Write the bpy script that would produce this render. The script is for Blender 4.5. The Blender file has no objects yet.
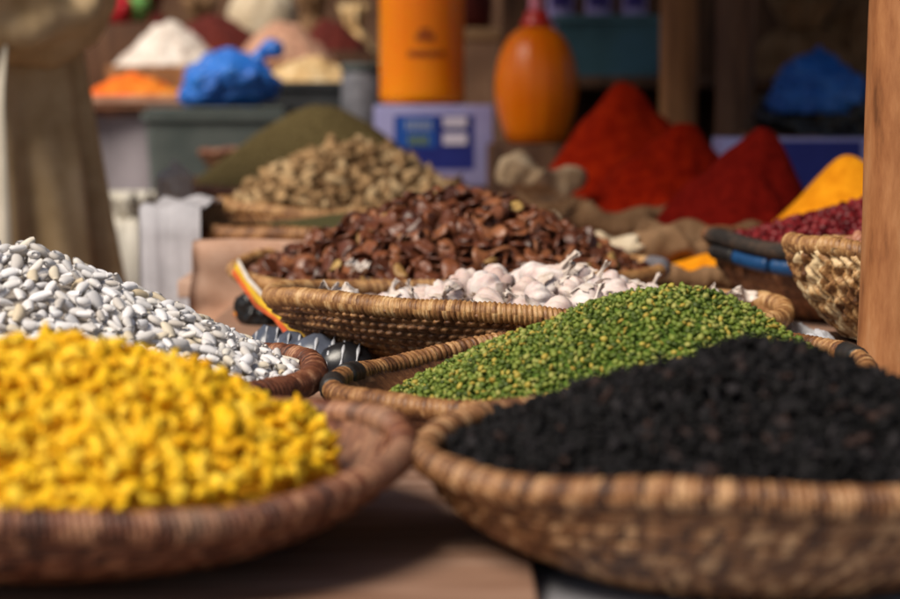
import bpy, math, random
import numpy as np
from mathutils import Vector, Matrix, noise as mnoise
from mathutils.bvhtree import BVHTree

random.seed(7)
rng = np.random.default_rng(11)
PI = math.pi
scene = bpy.context.scene
COL = scene.collection

# ------------------------------------------------------------------ camera
CAM = Vector((0, 0, 1.05))
F = 2018.0
PITCH = math.atan(199.5 / F)
cam_d = bpy.data.cameras.new("camera")
cam = bpy.data.objects.new("camera", cam_d)
COL.objects.link(cam)
cam.location = CAM
cam.rotation_euler = (PI / 2 - PITCH, 0, 0)
cam_d.sensor_width = 22.3
cam_d.lens = F / 900 * 22.3
cam_d.clip_start = 0.05
cam_d.clip_end = 300
cam_d.dof.use_dof = True
cam_d.dof.focus_distance = 1.79
cam_d.dof.aperture_fstop = 3.0
scene.camera = cam


def P(px, py, Y):
    """World point seen at photo pixel px,py lying at depth Y metres."""
    u, v = (px - 450) / F, (299.5 - py) / F
    dy = math.cos(PITCH) + v * math.sin(PITCH)
    dz = -math.sin(PITCH) + v * math.cos(PITCH)
    t = Y / dy
    return Vector((u * t, Y, CAM.z + dz * t))


def wid(px, Y):
    return px / F * Y


# ------------------------------------------------------------------ materials
MATS = {}


def new_mat(name):
    m = bpy.data.materials.new(name)
    m.use_nodes = True
    nt = m.node_tree
    for n in list(nt.nodes):
        nt.nodes.remove(n)
    out = nt.nodes.new("ShaderNodeOutputMaterial")
    b = nt.nodes.new("ShaderNodeBsdfPrincipled")
    nt.links.new(b.outputs[0], out.inputs[0])
    MATS[name] = m
    return m, nt, b


def N(nt, typ, **kw):
    n = nt.nodes.new(typ)
    for k, v in kw.items():
        if k.startswith("i_"):
            n.inputs[k[2:]].default_value = v
        else:
            setattr(n, k, v)
    return n


def ramp(nt, fac, stops, interp="LINEAR"):
    r = nt.nodes.new("ShaderNodeValToRGB")
    r.color_ramp.interpolation = interp
    e = r.color_ramp.elements
    while len(e) < len(stops):
        e.new(0.5)
    for el, (p, c) in zip(e, stops):
        el.position = p
        el.color = (*c, 1)
    nt.links.new(fac, r.inputs[0])
    return r.outputs[0]


def bump(nt, b, h, strength, dist=0.002):
    bn = N(nt, "ShaderNodeBump")
    bn.inputs["Strength"].default_value = strength
    bn.inputs["Distance"].default_value = dist
    nt.links.new(h, bn.inputs["Height"])
    nt.links.new(bn.outputs[0], b.inputs["Normal"])


def coords(nt, scale=(1, 1, 1)):
    tc = N(nt, "ShaderNodeTexCoord")
    mp = N(nt, "ShaderNodeMapping")
    mp.inputs["Scale"].default_value = scale
    nt.links.new(tc.outputs["Object"], mp.inputs[0])
    return mp.outputs[0]


def noise_mat(name, stops, scale=20, rough=0.8, bmp=0.3, bscale=None, dist=0.002, stretch=(1, 1, 1), detail=6,
              spec=0.3, sheen=0, trans=0.0, sss=0.0):
    m, nt, b = new_mat(name)
    co = coords(nt, stretch)
    n = N(nt, "ShaderNodeTexNoise")
    n.inputs["Scale"].default_value = scale
    n.inputs["Detail"].default_value = detail
    n.inputs["Roughness"].default_value = 0.62
    nt.links.new(co, n.inputs[0])
    if not hasattr(stops[0][1], "__len__"):
        stops = [(0.32 + 0.36 * i / (len(stops) - 1), c) for i, c in enumerate(stops)]
    nt.links.new(ramp(nt, n.outputs[0], stops), b.inputs["Base Color"])
    b.inputs["Roughness"].default_value = rough
    b.inputs["Specular IOR Level"].default_value = spec
    if sheen:
        b.inputs["Sheen Weight"].default_value = sheen
    if sss:
        b.inputs["Subsurface Weight"].default_value = sss
        b.inputs["Subsurface Radius"].default_value = (0.06, 0.025, 0.004)
        b.inputs["Subsurface Scale"].default_value = 1.0
    if trans:
        b.inputs["Transmission Weight"].default_value = trans
    if bmp:
        n2 = N(nt, "ShaderNodeTexNoise")
        n2.inputs["Scale"].default_value = bscale or scale * 3
        n2.inputs["Detail"].default_value = 5
        nt.links.new(co, n2.inputs[0])
        bump(nt, b, n2.outputs[0], bmp, dist)
    return m


def grain_mat(name, stops, rough=0.5, spec=0.4, nscale=120, mixfac=0.35, dark=(0.3, 0.2, 0.1), bmp=0.2, sss=0.0):
    """Colour differs from grain to grain (object random, or the rnd attribute inside a merged mass)."""
    m, nt, b = new_mat(name)
    oi = N(nt, "ShaderNodeObjectInfo")
    at = N(nt, "ShaderNodeAttribute", attribute_name="rnd")
    ad = N(nt, "ShaderNodeMath", operation="ADD")
    fr = N(nt, "ShaderNodeMath", operation="FRACT")
    nt.links.new(oi.outputs["Random"], ad.inputs[0])
    nt.links.new(at.outputs["Fac"], ad.inputs[1])
    nt.links.new(ad.outputs[0], fr.inputs[0])
    c = ramp(nt, fr.outputs[0], stops)
    co = coords(nt)
    n = N(nt, "ShaderNodeTexNoise")
    n.inputs["Scale"].default_value = nscale
    n.inputs["Detail"].default_value = 4
    nt.links.new(co, n.inputs[0])
    mx = N(nt, "ShaderNodeMix", data_type="RGBA")
    fac = N(nt, "ShaderNodeMapRange")
    fac.inputs[1].default_value = 0.42
    fac.inputs[2].default_value = 0.75
    fac.inputs[3].default_value = 0
    fac.inputs[4].default_value = mixfac
    nt.links.new(n.outputs[0], fac.inputs[0])
    nt.links.new(fac.outputs[0], mx.inputs[0])
    nt.links.new(c, mx.inputs[6])
    mx.inputs[7].default_value = (*dark, 1)
    nt.links.new(mx.outputs[2], b.inputs["Base Color"])
    b.inputs["Roughness"].default_value = rough
    b.inputs["Specular IOR Level"].default_value = spec
    if sss:
        b.inputs["Subsurface Weight"].default_value = sss
        b.inputs["Subsurface Radius"].default_value = (0.004, 0.003, 0.001)
        b.inputs["Subsurface Scale"].default_value = 1
    if bmp:
        n2 = N(nt, "ShaderNodeTexNoise")
        n2.inputs["Scale"].default_value = nscale * 4
        nt.links.new(co, n2.inputs[0])
        bump(nt, b, n2.outputs[0], bmp, 0.001)
    return m


def weave_mat(name, nst, rows, stops, rough=0.5, stain=None, slant=0.5, fibre=1.0, spec=0.45, warpk=1.3, cellw=0.28):
    """Straw strands: each stitch (UV cell) takes its own straw colour; stains and fibres on top."""
    m, nt, b = new_mat(name)
    uv = N(nt, "ShaderNodeUVMap")
    sp = N(nt, "ShaderNodeSeparateXYZ")
    nt.links.new(uv.outputs[0], sp.inputs[0])

    def M(op, a, bb):
        n = N(nt, "ShaderNodeMath", operation=op)
        for i, v in enumerate((a, bb)):
            if v is None:
                continue
            if isinstance(v, (int, float)):
                n.inputs[i].default_value = v
            else:
                nt.links.new(v, n.inputs[i])
        return n.outputs[0]
    co = coords(nt)
    nw = N(nt, "ShaderNodeTexNoise")
    nw.inputs["Scale"].default_value = 70
    nw.inputs["Detail"].default_value = 3
    nt.links.new(co, nw.inputs[0])
    warp = M("MULTIPLY", M("SUBTRACT", nw.outputs[0], 0.5), warpk)
    vv = M("MULTIPLY", sp.outputs[1], rows)
    row = M("FLOOR", vv, None)
    uu = M("ADD", M("ADD", M("MULTIPLY", sp.outputs[0], nst), M("MULTIPLY", row, slant)), M("ADD", warp, M("MULTIPLY", vv, 0.9)))
    cu = M("FLOOR", uu, None)
    cb = N(nt, "ShaderNodeCombineXYZ")
    nt.links.new(cu, cb.inputs[0])
    nt.links.new(row, cb.inputs[1])
    wn = N(nt, "ShaderNodeTexWhiteNoise", noise_dimensions="2D")
    nt.links.new(cb.outputs[0], wn.inputs["Vector"])
    n1 = N(nt, "ShaderNodeTexNoise")
    n1.inputs["Scale"].default_value = 75
    n1.inputs["Detail"].default_value = 8
    n1.inputs["Roughness"].default_value = 0.75
    nt.links.new(co, n1.inputs[0])
    val = M("ADD", M("MULTIPLY", M("ADD", M("MULTIPLY", M("SUBTRACT", wn.outputs["Value"], 0.5), cellw), 0.5), 0.5), M("MULTIPLY", n1.outputs[0], 0.5))
    # fibres inside a strand
    cf = N(nt, "ShaderNodeCombineXYZ")
    nt.links.new(M("MULTIPLY", uu, 3.0 * fibre), cf.inputs[0])
    nt.links.new(M("MULTIPLY", vv, 0.8), cf.inputs[1])
    n2 = N(nt, "ShaderNodeTexNoise")
    n2.inputs["Scale"].default_value = 2.0
    n2.inputs["Detail"].default_value = 3
    nt.links.new(cf.outputs[0], n2.inputs[0])
    val2 = M("ADD", M("MULTIPLY", val, 0.75), M("MULTIPLY", n2.outputs[0], 0.25))
    c = ramp(nt, val2, [(0.40 + 0.20 * i / (len(stops) - 1), s) for i, s in enumerate(stops)])
    if stain:
        n3 = N(nt, "ShaderNodeTexNoise")
        n3.inputs["Scale"].default_value = 9
        n3.inputs["Detail"].default_value = 6
        nt.links.new(co, n3.inputs[0])
        mr = N(nt, "ShaderNodeMapRange")
        mr.inputs[1].default_value = 0.5
        mr.inputs[2].default_value = 0.68
        mr.inputs[4].default_value = 0.75
        nt.links.new(n3.outputs[0], mr.inputs[0])
        mx = N(nt, "ShaderNodeMix", data_type="RGBA")
        nt.links.new(mr.outputs[0], mx.inputs[0])
        nt.links.new(c, mx.inputs[6])
        mx.inputs[7].default_value = (*stain, 1)
        c = mx.outputs[2]
    nt.links.new(c, b.inputs["Base Color"])
    b.inputs["Roughness"].default_value = rough
    b.inputs["Specular IOR Level"].default_value = spec
    bump(nt, b, val2, 0.9, 0.0015)
    return m


# ------------------------------------------------------------------ mesh helpers
def mk(name, verts, faces, mat, parent=None, loc=None, uv=None, smooth=True, attr=None, midx=None):
    me = bpy.data.meshes.new(name)
    verts = np.asarray(verts, dtype=np.float64)
    me.from_pydata([tuple(v) for v in verts.tolist()], [], [tuple(f) for f in (faces.tolist() if hasattr(faces, "tolist") else faces)])
    if smooth:
        me.polygons.foreach_set("use_smooth", np.ones(len(me.polygons), dtype=bool))
    for mm in (mat if isinstance(mat, (list, tuple)) else [mat]):
        me.materials.append(mm)
    if uv is not None:
        lay = me.uv_layers.new(name="UVMap")
        lay.data.foreach_set("uv", np.asarray(uv, dtype=np.float32).ravel())
    if attr is not None:
        a = me.attributes.new("rnd", "FLOAT", "POINT")
        a.data.foreach_set("value", np.asarray(attr, dtype=np.float32))
    if midx is not None:
        me.polygons.foreach_set("material_index", np.asarray(midx, dtype=np.int32))
    me.update()
    o = bpy.data.objects.new(name, me)
    COL.objects.link(o)
    if parent is not None:
        o.parent = parent
    if loc is not None:
        o.location = loc
    return o


def tag(o, label=None, cat=None, group=None, kind=None):
    if label:
        o["label"] = label
    if cat:
        o["category"] = cat
    if group:
        o["group"] = group
    if kind:
        o["kind"] = kind
    return o


def thing(name, label, cat, loc=(0, 0, 0), group=None, rot=(0, 0, 0)):
    o = bpy.data.objects.new(name, None)
    o.empty_display_size = 0.05
    COL.objects.link(o)
    o.location = loc
    o.rotation_euler = rot
    return tag(o, label, cat, group)


def grid_faces(nu, nv, wrap=True, flip=False):
    """nv rows of nu points; wraps in u."""
    f = []
    for j in range(nv - 1):
        for i in range(nu if wrap else nu - 1):
            a, b2 = j * nu + i, j * nu + (i + 1) % nu
            q = (a, b2, b2 + nu, a + nu)
            f.append(q[::-1] if flip else q)
    return f


def join(parts):
    """[(verts, faces)] -> one verts, faces."""
    V, Fc, off = [], [], 0
    for v, f in parts:
        v = np.asarray(v, dtype=float)
        V.append(v)
        Fc += [tuple(int(i) + off for i in q) for q in f]
        off += len(v)
    return np.vstack(V), Fc


def box(x0, x1, y0, y1, z0, z1, bev=0.0):
    import bmesh
    bm = bmesh.new()
    bmesh.ops.create_cube(bm, size=1)
    for v in bm.verts:
        v.co = Vector(((x0 + x1) / 2 + v.co.x * (x1 - x0), (y0 + y1) / 2 + v.co.y * (y1 - y0), (z0 + z1) / 2 + v.co.z * (z1 - z0)))
    if bev:
        bmesh.ops.bevel(bm, geom=bm.edges[:], offset=bev, segments=2, affect="EDGES", profile=0.6)
    bm.verts.ensure_lookup_table()
    V = [tuple(v.co) for v in bm.verts]
    Fc = [tuple(v.index for v in f.verts) for f in bm.faces]
    bm.free()
    return np.array(V), Fc


def tube(path, rad, n=12, cap=True):
    path = [Vector(p) for p in path]
    rads = rad if hasattr(rad, "__len__") else [rad] * len(path)
    V = []
    up = None
    for i, p in enumerate(path):
        t = (path[min(i + 1, len(path) - 1)] - path[max(i - 1, 0)]).normalized()
        if up is None:
            up = t.orthogonal().normalized()
        up = (up - t * up.dot(t)).normalized()
        s = t.cross(up)
        for k in range(n):
            a = 2 * PI * k / n
            V.append(p + (up * math.cos(a) + s * math.sin(a)) * rads[i])
    Fc = grid_faces(n, len(path))
    if cap:
        Fc.append(tuple(range(n))[::-1])
        Fc.append(tuple(range((len(path) - 1) * n, len(path) * n)))
    return np.array([tuple(v) for v in V]), Fc


def lathe(prof, n=48, fn=None):
    V = []
    for j, (r, z) in enumerate(prof):
        for k in range(n):
            a = 2 * PI * k / n
            rr = r if fn is None else fn(r, z, a, j)
            V.append((rr * math.cos(a), rr * math.sin(a), z))
    Fc = grid_faces(n, len(prof))
    Fc.append(tuple(range(n))[::-1])
    Fc.append(tuple(range((len(prof) - 1) * n, len(prof) * n)))
    return np.array(V), Fc


def ico(sub=1):
    import bmesh
    bm = bmesh.new()
    bmesh.ops.create_icosphere(bm, subdivisions=sub, radius=1)
    bm.verts.ensure_lookup_table()
    V = np.array([tuple(v.co) for v in bm.verts])
    Fc = [tuple(v.index for v in f.verts) for f in bm.faces]
    bm.free()
    return V, Fc


def nz(p, s=1.0, seed=0.0):
    return mnoise.noise(Vector((p[0] * s + seed * 7.3, p[1] * s + seed * 3.1, p[2] * s - seed * 5.7)))


# ------------------------------------------------------------------ baskets
def basket(name, label, c, R, depth, wall_m, rim_m, rim_r=0.012, rows=8, nst=110, style="coil", rot=(0, 0, 0), amp=0.0030,
           taper=(0.14, 0.30), base_ring=True, wob=0.004, seed=0, res=6, rim_flat=1.0, rim_n=None, group=None, parts=None):
    root = thing(name, label, "basket", c, group, rot)
    nu = nst * res
    per = 6
    nv = rows * per + 1
    th = np.arange(nu) / nu * 2 * PI

    def wobz(t):
        return wob * (np.sin(2 * t + seed) + 0.6 * np.sin(3 * t + 2.1 * seed) + 0.35 * np.sin(7 * t + seed * 1.3))

    def wobr(t):
        return 1 + wob * 1.6 * (np.sin(2 * t + 1.7 * seed + 1) * 0.5 + 0.4 * np.sin(5 * t + seed) + 0.2 * np.sin(11 * t + seed * 2))
    V, UV = [], []
    for j in range(nv):
        t = j / (nv - 1)
        row = min(int(t * rows), rows - 1)
        fv = t * rows - row
        r0 = R * (1 - taper[0] * t - taper[1] * t ** 2.6)
        if style == "coil":
            d = amp * (abs(math.sin(PI * fv)) ** 0.6) * (0.6 + 0.5 * np.abs(np.cos(PI * (th / (2 * PI) * nst + 0.5 * row + 0.5 * fv)))) + amp * 0.25 * np.sin(th * 31 + row * 2.7) * math.sin(PI * fv)
        elif style == "twine":
            ph = th / (2 * PI) * nst + 0.5 * row
            d = amp * (abs(math.sin(PI * fv)) ** 0.7) * (0.25 + 1.0 * np.abs(np.sin(PI * ph)) ** 0.8)
            d = d + amp * 0.3 * np.sin(th * 17 + row * 2.3)
        else:  # plait: braids running down, two strands crossing in each
            ph = th / (2 * PI) * nst + 0.28 * np.sin(PI * t * rows * 2 + 1.3 * np.sin(th * 7)) + 0.2 * np.sin(th * 5 + t * 4)
            hsh = np.modf(np.abs(np.sin(np.floor(ph) * 12.9898) * 43758.5))[0]
            q = t * rows * (0.8 + 0.4 * hsh) + hsh * 3
            d = amp * (np.abs(np.sin(PI * ph)) ** 0.7) * (0.3 + 0.7 * np.abs(np.sin(PI * q)) ** 0.6) * (0.7 + 0.6 * hsh)
        rr = (r0 + d) * wobr(th)
        z = -depth * t + wobz(th) * (1 - t)
        V.append(np.stack([rr * np.cos(th), rr * np.sin(th), z], 1))
    # inner skin
    wt = 0.009
    ni = 16
    for j in range(ni):
        t = 1 - j / (ni - 1)
        r0 = R * (1 - taper[0] * t - taper[1] * t ** 2.6) - wt
        rr = (r0 + 0.001 * abs(math.sin(PI * t * rows))) * wobr(th)
        z = -depth * t + (0.008 if t > 0.99 else 0) + wobz(th) * (1 - t)
        V.append(np.stack([rr * np.cos(th), rr * np.sin(th), z], 1))
    V = np.vstack(V)
    tot = nv + ni
    Fc = []
    idx = np.arange(nu)
    F_all = []
    for j in list(range(nv - 1)) + list(range(nv, tot - 1)):
        a = j * nu + idx
        b2 = j * nu + (idx + 1) % nu
        F_all.append(np.stack([a + nu, b2 + nu, b2, a], 1))
    Fq = np.vstack(F_all)
    # uv per loop
    vrow = np.concatenate([np.linspace(0, 0.9999, nv), np.linspace(0.9999, 0, ni)])
    jj = Fq // nu
    ii = Fq % nu
    u = ii / nu
    wrapm = (ii[:, [1]] == 0)
    u = u.copy()
    for k in (1, 2):
        u[:, k] = np.where(ii[:, k] == 0, 1.0, u[:, k])
    v = vrow[jj]
    # keep a face inside one row of stitches
    vmin = v.min(1, keepdims=True)
    v = np.where(v - vmin > 0, v - 1e-4, v)
    UV = np.stack([u, v], 2).reshape(-1, 2)
    faces = [tuple(f) for f in Fq.tolist()]
    faces.append(tuple(range((nv - 1) * nu, nv * nu)))            # outside of the floor
    faces.append(tuple(range(nv * nu, (nv + 1) * nu))[::-1])      # inside of the floor
    UV = np.vstack([UV, np.zeros((2 * nu, 2)) + 0.5])
    mk("wall", V, faces, wall_m, root, uv=UV)
    # rim: a coil bound with strands
    rn = rim_n or nst
    nu2 = rn * 5
    m = 14
    th2 = np.arange(nu2) / nu2 * 2 * PI
    V = []
    hs = rng.random(rn)
    lowf = sum(0.035 * np.sin(th2 * q + rng.random() * 6) for q in (9, 17, 26, 41, 63))
    for k in range(m):
        a = 2 * PI * k / m
        us = th2 / (2 * PI) * rn + 1.1 * a / (2 * PI)
        st = np.floor(us).astype(int) % rn
        ridge = 0.90 + 0.20 * np.abs(np.sin(PI * us)) + 0.05 * (hs[st] - 0.5) + lowf * 0.5
        rr = (R - 0.002 + rim_r * ridge * math.cos(a)) * wobr(th2)
        z = rim_r * rim_flat * ridge * math.sin(a) + wobz(th2)
        V.append(np.stack([rr * np.cos(th2), rr * np.sin(th2), z], 1))
    V = np.stack(V, 1).reshape(-1, 3)      # theta-major
    i = np.arange(nu2)[:, None]
    k = np.arange(m)[None, :]
    Fq = np.stack([i * m + k, ((i + 1) % nu2) * m + k, ((i + 1) % nu2) * m + (k + 1) % m, i * m + (k + 1) % m], 2).reshape(-1, 4)
    u = np.stack([i + 0 * k, i + 1 + 0 * k, i + 1 + 0 * k, i + 0 * k], 2).reshape(-1, 4) / nu2
    # keep inside one strand
    u = u * 1.0
    u[:, 1:3] -= 1e-5
    vv = np.stack([k + 0 * i, k + 0 * i, k + 1 + 0 * i, k + 1 + 0 * i], 2).reshape(-1, 4) / m * 0.999
    rim_o = mk("rim", V, Fq, rim_m, root, uv=np.stack([u, vv], 2).reshape(-1, 2))
    root["_"] = 0
    del root["_"]
    info = dict(root=root, rim=rim_o, R=R, M=Matrix.Translation(Vector(c)) @ Matrix.Rotation(rot[2], 4, "Z") @ Matrix.Rotation(rot[1], 4, "Y") @ Matrix.Rotation(rot[0], 4, "X"),
                wobz=wobz, wobr=wobr, rim_r=rim_r)
    return info


def rim_binding(bk, a0, a1, mat, name="rim_binding", grow=1.35, ridges=0):
    """A strip wound round part of a rim, from angle a0 to a1 (degrees)."""
    a0, a1 = math.radians(a0), math.radians(a1)
    n = max(8, int(abs(a1 - a0) / 0.015))
    m = 14
    V = []
    for i in range(n + 1):
        t = a0 + (a1 - a0) * i / n
        w = float(bk["wobr"](np.array([t]))[0])
        zz = float(bk["wobz"](np.array([t]))[0])
        e = 1.0 if 0 < i < n else 0.93
        rg = 1 + (0.06 * abs(math.sin(i / n * PI * ridges)) if ridges else 0.05 * math.sin(i * 0.9))
        for k in range(m):
            a = 2 * PI * k / m
            rr = (bk["R"] - 0.002 + bk["rim_r"] * grow * e * rg * math.cos(a)) * w
            V.append((rr * math.cos(t), rr * math.sin(t), bk["rim_r"] * grow * e * rg * math.sin(a) + zz))
    Fc = [(i * m + k, (i + 1) * m + k, (i + 1) * m + (k + 1) % m, i * m + (k + 1) % m) for i in range(n) for k in range(m)]
    Fc.append(tuple(range(m)))
    Fc.append(tuple(range(n * m, (n + 1) * m))[::-1])
    return mk(name, V, Fc, mat, bk["rim"])


# ------------------------------------------------------------------ heaps
class Heap:
    """A mound inside a circle (centre c, radius R in local coordinates) with its peak anywhere inside."""

    def __init__(self, M, c, R, peak, zb, e=0.2, namp=0.004, nsc=18, seed=0, power=1.0):
        self.M, self.c, self.R, self.p, self.zb, self.e = M, np.array(c), R, np.array(peak[:2]), zb, e
        self.H = peak[2] - zb
        self.namp, self.nsc, self.seed, self.power = namp, nsc, seed, power

    def rho(self, q):
        d = q - self.p
        L = np.linalg.norm(d, axis=1) + 1e-9
        dn = d / L[:, None]
        pc = self.p - self.c
        bq = (dn * pc).sum(1)
        s = -bq + np.sqrt(np.maximum(bq ** 2 - ((pc ** 2).sum() - self.R ** 2), 1e-9))
        return L / s

    def z(self, q):
        q = np.atleast_2d(q)
        r = self.rho(q)
        e = self.e
        g = 1 - (np.sqrt(r ** 2 + e * e) - e) / (math.sqrt(1 + e * e) - e)
        g = np.sign(g) * np.abs(g) ** self.power
        nn = np.array([mnoise.noise(Vector((x * self.nsc + self.seed, y * self.nsc, self.seed * 1.7))) +
                       0.5 * mnoise.noise(Vector((x * self.nsc * 2.3, y * self.nsc * 2.3, self.seed))) for x, y in q])
        return self.zb + self.H * g + self.namp * nn

    def core(self, drop=0.0, nr=30, nt=110):
        V = [self.p]
        for j in range(1, nr + 1):
            r = (j / nr)
            for k in range(nt):
                a = 2 * PI * k / nt
                dn = np.array([math.cos(a), math.sin(a)])
                pc = self.p - self.c
                bq = dn @ pc
                s = -bq + math.sqrt(bq ** 2 - (pc @ pc - self.R ** 2))
                V.append(self.p + dn * s * r)
        V = np.array(V)
        z = self.z(V) - drop
        V = np.column_stack([V, z])
        Fc = [(0, 1 + k, 1 + (k + 1) % nt) for k in range(nt)]
        for j in range(nr - 1):
            for k in range(nt):
                a, b2 = 1 + j * nt + k, 1 + j * nt + (k + 1) % nt
                Fc.append((a, a + nt, b2 + nt, b2))
        # close it below so that it is a solid mound
        lo = V[-nt:].copy()
        lo[:, 2] -= 0.02
        lo[:, :2] = self.c + (lo[:, :2] - self.c) * 0.9
        n0 = len(V)
        V = np.vstack([V, lo])
        for k in range(nt):
            a, b2 = n0 - nt + k, n0 - nt + (k + 1) % nt
            Fc.append((a, n0 + k, n0 + (k + 1) % nt, b2))
        Fc.append(tuple(range(n0, n0 + nt))[::-1])
        return V, Fc

    def sample(self, n, dmin, off, rmax=0.97, tries=6, existing=None):
        """Dart-throw points on the surface at least dmin apart -> points, normals (local)."""
        cell = dmin
        gridh = {}
        pts, nrm = [], []
        for batch in range(tries):
            k = n
            a = rng.random(k) * 2 * PI
            r = np.sqrt(rng.random(k)) * self.R * rmax
            q = self.c + np.column_stack([r * np.cos(a), r * np.sin(a)])
            z = self.z(q)
            e = 0.004
            zx = (self.z(q + [e, 0]) - z) / e
            zy = (self.z(q + [0, e]) - z) / e
            nn = np.column_stack([-zx, -zy, np.ones(k)])
            nn /= np.linalg.norm(nn, axis=1)[:, None]
            pz = np.column_stack([q, z]) + nn * off
            for i in range(k):
                if len(pts) >= n:
                    break
                key = tuple((pz[i] // cell).astype(int))
                ok = True
                for dx in (-1, 0, 1):
                    for dy in (-1, 0, 1):
                        for dz in (-1, 0, 1):
                            for o in gridh.get((key[0] + dx, key[1] + dy, key[2] + dz), ()):
                                if ((pts[o] - pz[i]) ** 2).sum() < dmin * dmin:
                                    ok = False
                                    break
                            if not ok:
                                break
                        if not ok:
                            break
                    if not ok:
                        break
                if ok:
                    gridh.setdefault(key, []).append(len(pts))
                    pts.append(pz[i])
                    nrm.append(nn[i])
        return np.array(pts), np.array(nrm)


def frames(nrm, tilt):
    """Random frames whose z axis is the surface normal, shaken by tilt."""
    n = nrm + rng.normal(0, tilt, nrm.shape)
    n /= np.linalg.norm(n, axis=1)[:, None]
    t = rng.normal(0, 1, nrm.shape)
    t -= n * (t * n).sum(1)[:, None]
    t /= np.linalg.norm(t, axis=1)[:, None]
    b = np.cross(n, t)
    return np.stack([t, b, n], 2)     # columns


PENDING = []


def fill(heap, layers, variants, mats, name, label, cat, group, stuff_name, stuff_label, core_mat, n_ind, drop, classes=None,
         srange=(0.82, 1.15), tilt=0.25, zfac=1.0, min_px=0):
    """Cover the heap with grains; the ones that show become objects (made later, once everything stands), the rest one mass."""
    pts, nrm = [], []
    for (n, dmin, off, rmax) in layers:
        p, q = heap.sample(n, dmin, off, rmax)
        if len(p):
            pts.append(p)
            nrm.append(q)
    pts, nrm = np.vstack(pts), np.vstack(nrm)
    Rm = frames(nrm, tilt)
    n = len(pts)
    sc = rng.uniform(srange[0], srange[1], (n, 1)) * rng.uniform(0.93, 1.07, (n, 3))
    var = rng.integers(0, len(variants), n)
    cls = np.zeros(n, int)
    if classes:
        cls = rng.choice(len(classes), n, p=classes)
    V, Fc = heap.core(drop)
    core = mk(stuff_name, V, Fc, core_mat)
    core.matrix_world = heap.M
    PENDING.append(dict(heap=heap, pts=pts, R=Rm, sc=sc, var=var, cls=cls, variants=variants, mats=mats, name=name, label=label, cat=cat,
                        group=group, sname=stuff_name, slabel=stuff_label, core=core, core_geo=(V, Fc), core_mat=core_mat, n_ind=n_ind))


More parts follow.
